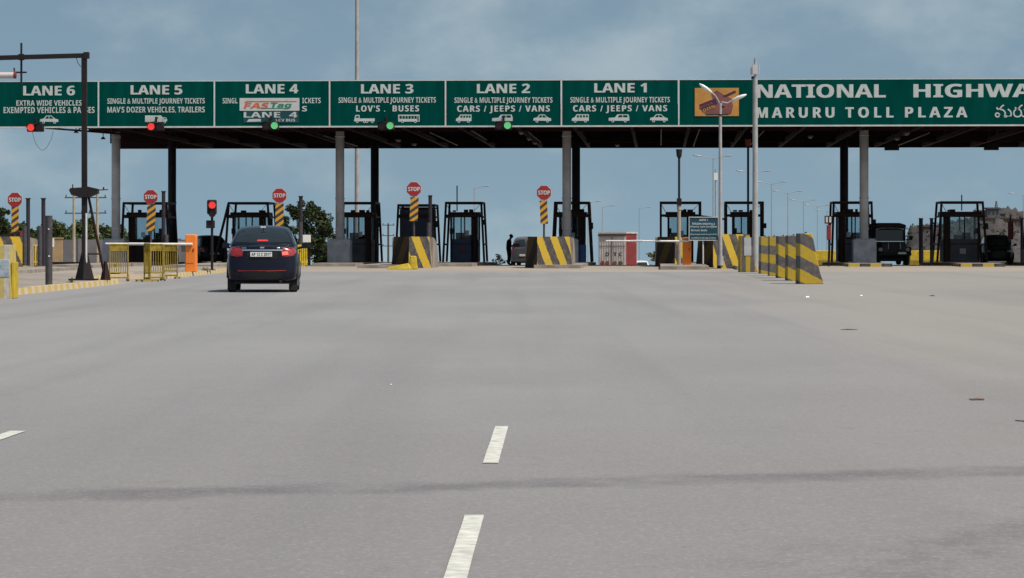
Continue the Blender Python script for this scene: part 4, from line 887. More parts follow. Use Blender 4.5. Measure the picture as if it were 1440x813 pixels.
for s, dx, dz, d in ((-1, -.37, 1.05, (-.8, -.2, .55)), (1, .50, .72, (.88, -.2, .36))):
    mb = MB(); mb.path([(0, 0, zj + .35), (s * .06, 0, zj + .65), (dx * .6, 0, zj + dz - .12), (dx, 0, zj + dz)], .03, 'white_pole', n=8); a = mb.build('arm', e)
    mb = MB(); lamphead(mb, (dx, 0, zj + dz), d, .66, k=.85); mb.build('lamp_head', a, smooth=True)
# street lamps beyond the plaza
def lampfar(px, ytop, z, arms, label, gp):
    c = on(P(px, z)); h = HT(ytop, z) - c.z; e = empty('street_lamp', c, label, 'street lamp', gp)
    mb = MB(); mb.tube((0, 0, -.3), (0, 0, h), .065, 'far_grey', r2=.04, n=10); mb.build('pole', e)
    for s in arms:
        mb = MB(); mb.tube((0, 0, h - .12), (s * 1.1, 0, h + .16), .03, 'far_grey', n=6); a = mb.build('arm', e); mb = MB(); lamphead(mb, (s * 1.05, 0, h + .15), (s, 0, .1), .75, 'galv' if s < 0 else 'far_grey', .7); mb.build('lamp_head', a, smooth=True)
g2 = 'twin arm street lamps'; g1 = 'single arm street lamps beyond the plaza'
for px, yt, lab in ((1003, 222, 'twin arm street lamp close behind the near one, left of the teal notice'), (1060, 243, 'twin arm street lamp seen behind the slim white pole'), (1085, 258, 'twin arm street lamp first to the right of the white pole'), (1108, 271, 'twin arm street lamp second to the right of the white pole'),
                   (1130, 283, 'twin arm street lamp third to the right of the white pole'), (1149.5, 290, 'twin arm street lamp fourth to the right of the white pole'), (1163, 297, 'smallest twin arm street lamp, above the box indicator')):
    lampfar(px, yt, 12.34 / (.02 + (339 - yt) / 4000), (-1, 1), lab, g2)
for px, yt, s, lab in ((667, 264, 1, 'single arm street lamp rising behind the free standing blue panel booth'), (827, 285, 1, 'single arm street lamp just right of the paired LANE 1 columns'), (847, 291, 1, 'single arm street lamp rising behind the pale container cabin'), (899, 293, 1, 'single arm street lamp right of the red container wall'), (1439, 274, -1, 'single arm street lamp at the right frame edge')):
    lampfar(px, yt, 12.34 / (.02 + (339 - yt) / 4000), (s,), lab, g1)
post(1006.5, 238, 236, .07, 'white_pole', 'cable_pole', 'thin pale pole with a white box, close beside a twin arm lamp', 'pole', extra=lambda mb, h: mb.box((0, 0, h - .6), (.3, .2, .6), 'white'))
# utility poles
def upole(px, ytop, z, label, m='wood_pole', n=2):
    c = on(P(px, z)); h = HT(ytop, z) - c.z; e = empty('utility_pole', c, label, 'utility pole', 'utility poles in the background')
    mb = MB(); mb.tube((0, 0, -.3), (0, 0, h), .12, m, r2=.09, n=8); mb.build('pole', e)
    for k in range(n):
        mb = MB(); zz = h - .2 - k * 1.1; mb.box((0, 0, zz), (1.3, .08, .08), 'post_dark')
        for x in (-.55, 0, .55): mb.tube((x, 0, zz), (x, 0, zz + .2), .04, 'post_dark', n=6)
        mb.build('crossarm', e)
upole(104, 274, 200, 'pale utility pole left of the black gantry pole'); upole(137, 274, 203, 'pale utility pole right of the black gantry pole')
upole(546, 314, 300, 'small utility pole in the gap between the two LANE 3 booths', 'post_dark', 3)

# ------------------------------------------------------------------ notice board
z = 122.5; c = on(P(989.5, z), .14); e = empty('notice_board', c, 'teal notice board with white lines of writing on two posts', 'notice board', None, 0)
s = z / F; zb, zt = HT(338, z) - c.z, HT(305.5, z) - c.z; bw = 41 * s
mb = MB(); mb.box((0, 0, (zb + zt) / 2), (bw, .03, zt - zb), 'teal_board'); b = mb.build('board', e)
mb = MB()
for q_ in (zb, zt): mb.box((0, -.012, q_), (bw + .04, .05, .035), 'trim_white')
for q_ in (-1, 1): mb.box((q_ * bw / 2, -.012, (zb + zt) / 2), (.03, .048, zt - zb - .04), 'trim_white')
mb.build('trim', b)
mb = MB(); hh = (zt - zb)
for body, a, bb, za, zbb in (('NOTE 1', .36, .64, .83, .92), ('Vehicles entering a', .1, .88, .67, .77), ('Priority lane Ineligible', .05, .95, .53, .63), ('Minimum  Double', .07, .62, .39, .48), ('will be charged double the applicable fee', .03, .97, .22, .29), ('as notified to that class of vehicle', .08, .92, .07, .14)):
    text(mb, body, -bw / 2 + a * bw, -bw / 2 + bb * bw, zb + za * hh, zb + zbb * hh, -.015, 'board_text', .02)
mb.build('lettering', b)
for x in (-.02, .60):
    mb = MB(); mb.tube((x, .05, 0), (x, .05, zt - .1), .032, 'white', n=8); mb.build('post', e)

# ------------------------------------------------------------------ vehicles
def project(body, polys, frm, m, name, parent, off=.012, thick=.02):
    """lay an outline (x,z) on the bodywork seen from the rear (-y), the front (+y) or a side"""
    dg = bpy.context.evaluated_depsgraph_get(); bvh = BVHTree.FromObject(body, dg)
    bm = bmesh.new()
    for poly in polys:
        vs = [bm.verts.new((a, 0, b)) for a, b in poly]; bm.faces.new(vs)
    bmesh.ops.triangulate(bm, faces=bm.faces[:]); bmesh.ops.subdivide_edges(bm, edges=bm.edges[:], cuts=4, use_grid_fill=True); bmesh.ops.triangulate(bm, faces=bm.faces[:])
    D = {'rear': Vector((0, 1, 0)), 'front': Vector((0, -1, 0)), 'right': Vector((-1, 0, 0)), 'left': Vector((1, 0, 0))}[frm]
    for v in bm.verts:
        a, b = v.co.x, v.co.z
        o = Vector((a, -9, b)) if frm == 'rear' else Vector((a, 15, b)) if frm == 'front' else Vector((9, a, b)) if frm == 'right' else Vector((-9, a, b))
        h = bvh.ray_cast(o, D)
        if h[0] is None:
            n = bvh.find_nearest(Vector((a, .1 if frm == 'rear' else 3.9, b)) if frm in ('rear', 'front') else Vector((.8 if frm == 'right' else -.8, a, b))); v.co = n[0] + n[1] * off
        else: v.co = h[0] - D * off
    me = bpy.data.meshes.new(name); bmesh.ops.recalc_face_normals(bm, faces=bm.faces); 
    avg = sum((f.normal for f in bm.faces), Vector())
    if avg.dot(D) > 0: bmesh.ops.reverse_faces(bm, faces=bm.faces[:])
    bm.to_mesh(me); bm.free()
    for p_ in me.polygons: p_.use_smooth = True
    me.materials.append(MATS[m]); o = bpy.data.objects.new(name, me); COL.objects.link(o); o.parent = parent
    return o
def loft(name, stations, mats, parent, sub=2):
    """stations: list of (list of (x,y,z) from bottom centre to top centre); mirrored across x=0"""
    bm = bmesh.new(); rows = []
    for st in stations:
        rows.append([bm.verts.new(p_) for p_ in st])
    for a, b in zip(rows, rows[1:]):
        for i in range(len(a) - 1):
            try: bm.faces.new((a[i], a[i + 1], b[i + 1], b[i]))
            except ValueError: pass
    geom = bm.verts[:] + bm.edges[:] + bm.faces[:]
    bmesh.ops.mirror(bm, geom=geom, axis='X', merge_dist=.0)
    bmesh.ops.remove_doubles(bm, verts=bm.verts[:], dist=.0008); bmesh.ops.recalc_face_normals(bm, faces=bm.faces[:])
    me = bpy.data.meshes.new(name); bm.to_mesh(me); bm.free()
    for m in mats: me.materials.append(MATS[m])
    for p_ in me.polygons: p_.use_smooth = True
    o = bpy.data.objects.new(name, me); COL.objects.link(o); o.parent = parent
    if sub: s = o.modifiers.new('sub', 'SUBSURF'); s.levels = sub; s.render_levels = sub
    return o
def wheel(parent, x, y, r, wd, s):
    mb = MB(); n = 28; prof = [(-.5, .62), (-.5, .93), (-.38, 1), (.38, 1), (.5, .93), (.5, .62)]
    vs = [];
    for i in range(n):
        a = 2 * math.pi * i / n
        for (t, rr) in prof: vs.append((x + t * wd, y + math.cos(a) * rr * r, r + math.sin(a) * rr * r))
    k = len(prof); fs = [(i * k + j, i * k + (j + 1) % k, ((i + 1) % n) * k + (j + 1) % k, ((i + 1) % n) * k + j) for i in range(n) for j in range(k)]
    mb.add(vs, fs, 'rubber'); e = mb.build('wheel', parent, smooth=True)
    mb = MB(); mb.tube((x - s * wd * .3, y, r), (x + s * wd * .42, y, r), r * .64, 'car_under', n=20)
    for i in range(6):
        a = 2 * math.pi * i / 6; mb.tube((x + s * wd * .45, y, r), (x + s * wd * .45, y + math.cos(a) * r * .6, r + math.sin(a) * r * .6), r * .09, 'rim', n=6)
    mb.tube((x + s * wd * .4, y, r), (x + s * wd * .5, y, r), r * .16, 'rim', n=12); mb.build('rim', e)
    return e
def car(name, loc, rz, label, paint, prm, glassm='window_dark', group=None):
    """prm: L length, w half width, belt, roof half width, profile of lower body and greenhouse"""
    e = empty(name, loc, label, 'car', group, rz)
    L, w = prm['L'], prm['w']
    st = []
    for y, fw, zb, zt, crown in prm['body']:
        W = w * fw; dy = prm.get('tuck', .05) if y < 1 else 0
        z5 = zt - .09
        pts = [(0, y, zb), (W * .86, y, zb), (W * .98, y, zb + .08), (W, y, .48), (W, y, .66), (W * .985, y, z5 - .04), (W * .90, y, zt - .012), (W * .55, y, zt + crown * .7), (0, y, zt + crown)]
        if y < .5: pts = [(a, b + (max(0, (c_ - .55)) * prm.get('rake', .14) if c_ > .55 else 0), c_) for a, b, c_ in pts]
        st.append(pts)
    body = loft('body', st, [paint], e)
    st = []
    for y, fw, z0, z1, rw in prm['cab']:
        W0 = w * fw; W1 = w * rw
        st.append([(0, y, z0 - .06), (W0, y, z0 - .06), (W0 * .995, y, z0), (W0 + (W1 - W0) * .55, y, z0 + (z1 - z0) * .55), (W1 + .0, y, z1 - .05), (W1 * .82, y, z1 - .005), (0, y, z1 + .02)])
    cab = loft('cabin', st, [paint], e)
    bpy.context.view_layer.update()
    for y in prm['wheels']:
        for s in (-1, 1):
            x = s * (w - .115); r = prm.get('r', .3)
            wheel(e, x, y, r, .185, s)
            mb = MB(); n = 18
            vs = [(s * (w + .004), y + math.cos(math.pi * i / n) * (r + .07), r + .02 + math.sin(math.pi * i / n) * (r + .06)) for i in range(n + 1)] + [(s * (w - .25), y + math.cos(math.pi * i / n) * (r + .07), r + .02 + math.sin(math.pi * i / n) * (r + .06)) for i in range(n + 1)]
            fs = [tuple(range(n + 1)), tuple(range(2 * n + 1, n, -1))] + [(i, i + 1, n + 2 + i, n + 1 + i) for i in range(n)]
            mb.add(vs, fs, 'car_under'); mb.build('wheel_arch', e)
    mb = MB(); mb.box((0, L / 2, .27), (2 * w - .34, L - .5, .16), 'car_under'); mb.build('underbody', e)
    for s in (-1, 1):
        mb = MB(); y = prm['mirror']; zz = prm['mz']; mb.tube((s * (w - .06), y, zz - .03), (s * (w + .06), y, zz), .03, paint, n=8); mb.box((s * (w + .12), y - .02, zz + .04), (.17, .09, .13), paint, top=(.85, .8)); mb.build('wing_mirror', e, bevel=.03)
        q = prm['side']
        project(cab, q, 'right' if s > 0 else 'left', glassm, 'side_window', e, .006)
        for y_ in prm['handles']:
            mb = MB(); mb.box((s * (w + .012), y_, prm['hz']), (.03, .17, .03), paint); mb.build('door_handle', e, bevel=.01)
    return e, body, cab
sedan = dict(L=4.0, w=.815, rake=.12,
    body=[(.02, 0, .30, 1.02, .02), (.03, .5, .28, 1.03, .02), (.09, .86, .26, 1.04, .02), (.22, .965, .22, 1.06, .025), (.55, 1, .2, 1.085, .03), (1.0, 1, .2, 1.07, .03), (2.0, 1, .2, 1.03, .03), (2.9, 1, .2, .98, .03), (3.3, .99, .2, .93, .03), (3.7, .95, .2, .85, .02), (3.92, .82, .24, .76, .0), (4.0, .45, .3, .70, .0), (4.01, 0, .34, .68, 0)],
    cab=[(.36, .0, 1.06, 1.075, .0), (.37, .88, 1.06, 1.09, .84), (.62, .93, 1.06, 1.27, .78), (.95, .945, 1.06, 1.455, .735), (1.35, .955, 1.05, 1.515, .72), (1.9, .955, 1.04, 1.53, .725), (2.3, .94, 1.02, 1.47, .73), (2.75, .91, .99, 1.24, .77), (3.1, .88, .95, 1.0, .80), (3.12, 0, .95, .97, .0)],
    wheels=(.72, 3.2), r=.302, mirror=2.72, mz=1.02, side=[[(.75, 1.1), (1.05, 1.36), (1.85, 1.42), (1.85, 1.1)], [(1.93, 1.1), (1.93, 1.42), (2.3, 1.36), (2.75, 1.1)]], handles=(1.25, 2.1), hz=.93)
zc = 64.7
p_ = P(368.5, zc)
ce, cb, cc = car('parked_car', (p_.x, p_.y, .012), R(3.3), 'dark navy sedan seen from behind, driving towards the booths in the left lane', 'car_navy', sedan)
ce.name = 'sedan_car'
for nm, poly, m in (('rear_window', [[(-.64, 1.145), (-.585, 1.28), (-.50, 1.41), (-.25, 1.445), (.25, 1.445), (.50, 1.41), (.585, 1.28), (.64, 1.145), (.25, 1.13), (-.25, 1.13)]], 'window_dark'),):
    rw = project(cc, poly, 'rear', m, nm, ce, .008)
project(cc, [[(-.13, 1.165), (.13, 1.165), (.11, 1.20), (-.11, 1.20)]], 'rear', 'brake_red', 'high_brake_light', ce, .02)
for s in (-1, 1):
    pts = [(.45, .825), (.43, .945), (.52, 1.03), (.64, 1.075), (.74, 1.03), (.775, .93), (.72, .84), (.58, .815)]
    t_ = project(cb, [[(s * a, b) for a, b in pts]], 'rear', 'tail_red', 'tail_light', ce, .012)
    pts = [(.46, .845), (.45, .92), (.58, .935), (.60, .86)]
    project(cb, [[(s * a, b) for a, b in pts]], 'rear', 'tail_sunlit' if s > 0 else 'tail_red', 'reflector', t_, .022)
project(cb, [[(-.62, 1.088), (.62, 1.088), (.60, 1.103), (-.60, 1.103)]], 'rear', 'lid_highlight', 'boot_lid_highlight', ce, .01)  # pale strip paints the highlight along the boot lid's edge
project(cb, [[(-.66, .70), (.66, .70), (.66, .712), (-.66, .712)]], 'rear', 'car_black', 'bumper_seam', ce, .004)
for s in (-1, 1): project(cb, [[(s * .455, .72), (s * .463, .72), (s * .445, .83), (s * .437, .83)]], 'rear', 'car_black', 'boot_seam', ce, .004)
project(cb, [[(-.46, .945), (.46, .945), (.46, .975), (-.46, .975)]], 'rear', 'chrome', 'chrome_strip', ce, .02)
project(cb, [[(-.34, .76), (.34, .76), (.36, .93), (-.36, .93)]], 'rear', 'car_black', 'plate_recess', ce, .006)
mb = MB(); mb.box((0, 0, 0), (.49, .02, .105), 'plate'); pt = mb.build('number_plate', ce); pt.location = (-.02, .025, .865)
mb = MB(); text(mb, 'AP 12 Z 2017', -.22, .22, -.032, .032, -.011, 'plate_text', .02, .003); mb.build('plate_lettering', pt)
project(cb, [[(-.045, 1.0), (.045, 1.0), (.05, 1.035), (-.05, 1.035)]], 'rear', 'chrome', 'badge', ce, .012)
project(cb, [[(-.47, 1.0), (-.36, 1.0), (-.36, 1.018), (-.47, 1.018)]], 'rear', 'chrome', 'model_lettering', ce, .01)
project(cb, [[(.34, 1.0), (.40, 1.0), (.40, 1.025), (.34, 1.025)]], 'rear', 'chrome', 'model_lettering', ce, .01)
project(cb, [[(-.55, .48), (-.1, .487), (.1, .475), (.55, .487), (.55, .505), (-.55, .50)]], 'rear', 'bumper_red', 'bumper_trim', ce, .012)
project(cb, [[(-.62, .30), (.62, .30), (.60, .46), (-.60, .46)]], 'rear', 'car_black', 'bumper_insert', ce, .006)
mb = MB(); mb.box((0, .85, 1.49), (.12, .05, .03), 'lamp_white'); mb.build('roof_label', ce)
mb = MB(); mb.tube((.0, 1.1, 1.5), (.0, .98, 1.66), .008, 'black_paint', n=6); mb.build('aerial', ce)
mb = MB(); mb.tube((.42, -.0, .25), (.42, .5, .25), .03, 'car_under', n=10); mb.build('exhaust_pipe', ce)
for s in (-1, 1):
    mb = MB(); mb.box((s * .70, .42, .16), (.2, .02, .24), 'rubber'); mb.build('mud_flap', ce)
project(cc, [[(-.62, 1.03), (-.5, 1.38), (.5, 1.38), (.62, 1.03)]], 'front', 'window_dark', 'windscreen', ce, .008)
for s in (-1, 1): project(cb, [[(s * .4, .66), (s * .7, .70), (s * .68, .80), (s * .42, .76)]], 'front', 'headlight', 'headlight', ce, .01)

hatch = dict(L=3.6, w=.80, rake=.05,
    body=[(.0, 0, .32, .95, .02), (.02, .55, .3, .96, .02), (.1, .9, .25, .97, .02), (.3, 1, .22, .98, .02), (1, 1, .2, .98, .02), (2.2, 1, .2, .95, .02), (2.9, .98, .2, .92, .03), (3.35, .92, .22, .85, .02), (3.55, .7, .28, .74, .0), (3.6, 0, .32, .7, 0)],
    cab=[(.06, 0, .95, .97, 0), (.08, .86, .95, 1.0, .82), (.3, .92, .95, 1.36, .76), (.6, .94, .95, 1.54, .75), (1.4, .94, .95, 1.58, .76), (1.9, .93, .93, 1.53, .76), (2.5, .9, .92, 1.18, .8), (2.85, .87, .9, .95, .8), (2.87, 0, .9, .92, 0)],
    wheels=(.65, 2.95), r=.29, mirror=2.35, mz=1.0, side=[[(.45, 1.02), (.62, 1.36), (1.35, 1.46), (1.35, 1.02)], [(1.45, 1.02), (1.45, 1.46), (1.85, 1.42), (2.45, 1.02)]], handles=(1.0, 1.8), hz=.86)
def hatch_back(e, b, c):
    project(c, [[(-.55, 1.03), (-.5, 1.42), (.5, 1.42), (.55, 1.03)]], 'rear', 'window_dark', 'rear_window', e, .01)
    project(c, [[(-.62, .98), (-.52, 1.42), (.52, 1.42), (.62, .98)]], 'front', 'window_dark', 'windscreen', e, .01)
    for s in (-1, 1):
        project(b, [[(s * .56, .7), (s * .72, .7), (s * .72, .92), (s * .58, .92)]], 'rear', 'tail_red', 'tail_light', e, .012)
        project(b, [[(s * .42, .66), (s * .7, .68), (s * .68, .80), (s * .44, .76)]], 'front', 'headlight', 'headlight', e, .012)
    project(b, [[(-.3, .45), (.3, .45), (.34, .62), (-.34, .62)]], 'front', 'car_black', 'grille', e, .012)
    mb = MB(); mb.box((0, -.01, .6), (.5, .02, .11), 'plate'); mb.build('number_plate', e)
p_ = on(P(737, 168)); hs = car('hatchback_car', p_, R(-8), 'grey hatchback stopped in a lane behind the LANE 1 prow barrier', 'car_grey', hatch); hs[0].scale = (1.1, 1.1, 1.14); hatch_back(*hs)
p_ = on(P(1415, 146)); hs = car('hatchback_car', p_ + Vector((0, 3.6, 0)), R(180 - 6), 'dark hatchback facing the camera at the right edge, under a red lane panel', 'car_black', hatch); hatch_back(*hs)
p_ = on(P(302, 150)); hs = car('hatchback_car', p_, R(20), 'dark vehicle half hidden behind the post mounted red traffic light', 'car_black', hatch); hatch_back(*hs)
p_ = on(P(903, 268)); hs = car('hatchback_car', p_ + Vector((0, 0, .1)), R(2), 'small white car far away between the red container wall and a bush', 'car_white', hatch); hatch_back(*hs)

# jeep with canvas top, front view
p_ = on(P(1257.5, 142)); e = empty('jeep', p_, 'dark boxy jeep with canvas top facing the camera beside a booth', 'jeep', None, R(2))
w_ = .80
def jl(y, pts): return [(x, y, z_) for x, z_ in pts]
mb = MB(); mb.prism([(-.62, .45), (.62, .45), (.62, 1.05), (.52, 1.14), (-.52, 1.14), (-.62, 1.05)], 0, 1.25, 'car_black'); mb.prism([(-w_, .4), (w_, .4), (w_, 1.14), (w_ - .05, 1.18), (-w_ + .05, 1.18), (-w_, 1.14)], 1.25, 3.7, 'car_black'); jb = mb.build('body', e, bevel=.04)
for s in (-1, 1):
    mb = MB(); mb.prism([(s * .6, .62), (s * .88, .62), (s * .88, .86), (s * .84, .92), (s * .6, .92)], .08, 1.3, 'car_black'); mb.build('fender', e, bevel=.05)
    mb = MB(); mb.disc((s * .68, .78), .095, -.0, .09, 'headlight', 18); mb.build('headlight', e)
    mb = MB(); mb.box((s * .30, -.05, .98), (.035, .03, .34), 'cabin_pale'); mb.build('grille_bar', e)
    mb = MB(); mb.tube((s * .8, 1.2, 1.25), (s * 1.02, 1.15, 1.3), .02, 'black_paint'); mb.box((s * 1.03, 1.14, 1.36), (.16, .06, .22), 'black_paint'); mb.build('wing_mirror', e, bevel=.02)
    for y in (.65, 2.95): wheel(e, s * .72, y, .36, .2, s)
mb = MB(); mb.box((0, 2.0, .34), (1.2, 3.2, .3), 'car_under'); mb.box((0, .66, .32), (1.3, .14, .14), 'car_under'); mb.build('chassis', e)
mb = MB()
for k in range(7): mb.box((-.24 + k * .08, -.012, .86), (.03, .024, .36), 'black_paint')
mb.build('grille', e)
mb = MB(); mb.box((0, -.16, .55), (1.66, .14, .16), 'black_paint'); mb.build('bumper', e, bevel=.03)
mb = MB(); mb.box((.36, -.235, .60), (.4, .012, .1), 'plate'); mb.build('number_plate', e)
mb = MB(); mb.box((0, .2, 1.165), (1.45, 1.0, .035), 'galv'); mb.build('bonnet_edge', e, bevel=.012)
mb = MB(); mb.prism([(-.74, 1.2), (.74, 1.2), (.70, 1.76), (-.70, 1.76)], 1.28, 1.32, 'window_dark'); mb.build('windscreen', e)
mb = MB(); mb.path([(-.77, 1.3, 1.18), (-.72, 1.3, 1.78), (-.4, 1.3, 1.84), (.4, 1.3, 1.84), (.72, 1.3, 1.78), (.77, 1.3, 1.18)], .03, 'canvas', n=8); mb.build('screen_frame', e)
mb = MB(); pts = [(-.70, 1.80), (-.4, 1.86), (.4, 1.86), (.70, 1.80)]
for a, b in zip(pts, pts[1:]): mb.tube((a[0], 1.26, a[1]), (b[0], 1.26, b[1]), .022, 'white', n=8)
mb.build('roof_trim', e)
mb = MB(); mb.prism([(-.82, 1.2), (.82, 1.2), (.80, 2.02), (.5, 2.12), (-.5, 2.12), (-.80, 2.02)], 1.36, 3.72, 'canvas'); mb.prism([(-.79, 1.87), (.79, 1.87), (.77, 2.02), (.48, 2.11), (-.48, 2.11), (-.77, 2.02)], 1.0, 1.355, 'canvas'); mb.build('canvas_top', e, bevel=.05)
# red panel above the right dark car
c = on(P(1421, 147)); mb = MB(); mb.tube((0, 0, 0), (0, 0, 2.6), .05, 'post_dark'); mb.box((0, -.06, HT(324, 147) - c.z), (.28, .12, .95), 'red_paint')
single(mb, 'lane_marker', c, 'upright dark red lane panel above the dark hatchback at the right', 'panel', bevel=.02)

# ------------------------------------------------------------------ person at the silver car
def person(loc, rz):
    e = empty('person', loc, 'person in dark clothes standing bent over something red beside the grey hatchback', 'person', None, rz)
    # local +y is the way the person faces
    V = {}; E = []
    J = [('pel', (0, 0, .93), .165), ('wa', (0, .0, 1.06), .155), ('ch', (0, .03, 1.28), .185), ('nk', (0, .06, 1.43), .07), ('n2', (0, .10, 1.50), .055), ('hd', (0, .15, 1.60), .115), ('tp', (0, .17, 1.67), .10)]
    for s, q in ((-1, 'l'), (1, 'r')):
        J += [('hp' + q, (s * .10, 0, .88), .125), ('kn' + q, (s * .11, .03, .48), .09), ('an' + q, (s * .12, -.02, .10), .065), ('ft' + q, (s * .13, .14, .045), .042),
              ('sh' + q, (s * .18, .02, 1.37), .095), ('el' + q, (s * .24, .05, 1.08), .066), ('wr' + q, (s * .13, .27, 1.10), .036)]
        E += [('pel', 'hp' + q), ('hp' + q, 'kn' + q), ('kn' + q, 'an' + q), ('an' + q, 'ft' + q), ('ch', 'sh' + q), ('sh' + q, 'el' + q), ('el' + q, 'wr' + q)]
        J += [('pm' + q, (s * .10, .34, 1.11), .034)]; E += [('wr' + q, 'pm' + q)]
        for i, (dx, l) in enumerate(((-.03, .07), (-.01, .08), (.01, .078), (.03, .06))):
            J += [('f%d' % i + q, (s * .10 + dx, .34 + l * .7, 1.12), .0095), ('g%d' % i + q, (s * .10 + dx * 1.1, .34 + l, 1.145), .0085)]; E += [('pm' + q, 'f%d' % i + q), ('f%d' % i + q, 'g%d' % i + q)]
        J += [('t' + q, (s * .06, .33, 1.14), .011), ('u' + q, (s * .045, .37, 1.155), .0095)]; E += [('wr' + q, 't' + q), ('t' + q, 'u' + q)]
    E += [('pel', 'wa'), ('wa', 'ch'), ('ch', 'nk'), ('nk', 'n2'), ('n2', 'hd'), ('hd', 'tp')]
    ix = {j[0]: i for i, j in enumerate(J)}
    me = bpy.data.meshes.new('body'); me.from_pydata([j[1] for j in J], [(ix[a], ix[b]) for a, b in E], [])
    o = bpy.data.objects.new('body', me); COL.objects.link(o); sk = o.modifiers.new('skin', 'SKIN')
    for i, j in enumerate(J): me.skin_vertices[0].data[i].radius = (j[2], j[2])
    me.skin_vertices[0].data[0].use_root = True
    o.modifiers.new('sub', 'SUBSURF').levels = 2; bpy.context.view_layer.update()
    m2 = bpy.data.meshes.new_from_object(o.evaluated_get(bpy.context.evaluated_depsgraph_get())); bpy.data.objects.remove(o)
    for n in ('skin', 'cloth_dark', 'cloth_trouser', 'rubber'): m2.materials.append(MATS[n])
    for p_ in m2.polygons:
        c = p_.center; p_.use_smooth = True
        p_.material_index = 0 if c.z > 1.46 or c.y > .24 and c.z > .8 else 1 if c.z > .92 else 2 if c.z > .09 else 3
    b = bpy.data.objects.new('body', m2); COL.objects.link(b); b.parent = e
    mb = MB(); 
    import math as mt
    n = 14; vs = []; fs = []
    for i in range(6):
        th = mt.pi * .52 * i / 5
        for k in range(n): a = 2 * mt.pi * k / n; vs.append((mt.cos(a) * .105 * mt.sin(th), .145 + mt.sin(a) * .115 * mt.sin(th) - .015, 1.625 + .12 * mt.cos(th)))
    fs = [(i * n + k, (i + 1) * n + k, (i + 1) * n + (k + 1) % n, i * n + (k + 1) % n) for i in range(5) for k in range(n)]
    mb.add(vs, fs, 'hair'); mb.build('hair', e, smooth=True)
    mb = MB(); mb.box((0, .255, 1.585), (.025, .03, .04), 'skin'); mb.box((-.1, .14, 1.59), (.015, .04, .06), 'skin'); mb.box((.1, .14, 1.59), (.015, .04, .06), 'skin'); mb.build('face_features', e, bevel=.006)
    mb = MB()
    for s in (-1, 1): mb.disc((s * .035, 1.61), .012, .242, .25, 'hair', 8)
    mb.build('eyes', e)
    return e
pp = on(P(715.5, 158)); person(pp, R(-78))
mb = MB(); mb.add([(-.16, -.1, 0), (.16, -.12, .02), (.18, .12, .03), (-.14, .1, .0), (-.15, -.13, -.2), (.15, -.15, -.22), (.16, -.14, .0), (-.16, -.12, -.01)], [(0, 1, 2, 3), (4, 5, 6, 7)], 'red_cloth'); mb.box((.02, -.02, -.02), (.3, .3, .16), 'red_cloth')
o = single(mb, 'red_book', (pp.x + .44, pp.y - .04, pp.z + 1.16), 'red book or cloth held in the hands of the person in dark clothes', 'book', rz=R(-78), bevel=.01)

# ------------------------------------------------------------------ container cabin
c = on(P(861, 205)); e = empty('container_cabin', c + Vector((0, 0, .3)), 'pale container cabin with red side wall and letters D T C', 'container', None, R(-15))
w_, h_, d_ = 2.02, 2.5, 3.6
mb = MB(); mb.box((0, 0, h_ / 2), (w_, .06, h_), 'cabin_pale')
for i in range(11): mb.box((-w_ / 2 + .1 + i * .18, -.04, h_ / 2), (.07, .03, h_ - .1), 'cabin_pale')
fw = mb.build('front_wall', e)
mb = MB(); mb.box((0, d_, h_ / 2), (w_, .06, h_), 'cabin_pale'); mb.build('rear_wall', e)
for s in (-1, 1):
    mb = MB(); mb.box((s * (w_ / 2 - .03), d_ / 2, h_ / 2 - .02), (.06, d_ - .065, h_ - .04), 'cabin_red')
    for i in range(12): mb.box((s * (w_ / 2 + .01), .2 + i * .28, h_ / 2), (.03, .12, h_ - .2), 'cabin_red')
    mb.build('side_wall', e)
mb = MB(); mb.slab([(-w_ / 2 - .06, -.1), (w_ / 2 + .06, -.1), (w_ / 2 + .06, d_ + .1), (-w_ / 2 - .06, d_ + .1)], h_, h_ + .12, 'cabin_pale'); mb.box((0, -.11, h_ - .12), (w_ + .05, .05, .14), 'post_dark'); mb.build('roof', e)
mb = MB(); mb.box((.0, -.07, 1.15), (.04, .04, 2.2), 'post_dark'); mb.box((0, -.065, 1.6), (w_ * .95, .02, .03), 'post_dark'); mb.build('door_seam', fw)
mb = MB()
for ch, x in (('D', -.35), ('T', .22), ('C', .62)): text(mb, ch, x - .13, x + .13, .88, 1.14, -.06, 'plate_text', .03)
mb.build('lettering', fw)
mb = MB()
for x, m in ((-.72, 'cabin_red'), (-.36, 'mauve'), (.2, 'mauve'), (.62, 'litter_brown')): mb.disc((x, .36), .16, -.066, -.05, m, 14)
mb.build('stain', fw)

# ------------------------------------------------------------------ yellow blocks, debris, white box
for px, z, wd, lab in ((1157, 174, 1.6, 'plain yellow concrete block behind the thin post with red panel'), (1301, 174, 1.9, 'plain yellow concrete block between the jeep and the rightmost full booth')):
    mb = MB(); mb.box((0, 0, .53), (wd, .6, 1.06), 'yellow', top=(.96, .7)); mb.box((0, -.02, .25), (wd + .06, .75, .5), 'yellow_dull')
    single(mb, 'yellow_block', on(P(px, z), 0.0), lab, 'block', 'yellow concrete blocks', -PSI, bevel=.04)
mb = MB(); mb.add([(-.55, 0, 0), (.45, -.15, 0), (.5, .2, 0), (-.5, .2, 0), (-.45, .02, .1), (.35, -.02, .26), (.4, .18, .22), (-.4, .16, .08)], [(0, 3, 2, 1), (4, 5, 6, 7), (0, 1, 5, 4), (1, 2, 6, 5), (2, 3, 7, 6), (3, 0, 4, 7)], 'yellow')
single(mb, 'broken_block', P(562, 118) + Vector((0, 0, .01)), 'broken yellow piece lying flat at the foot of the LANE 3 prow barrier', 'debris', bevel=.02)
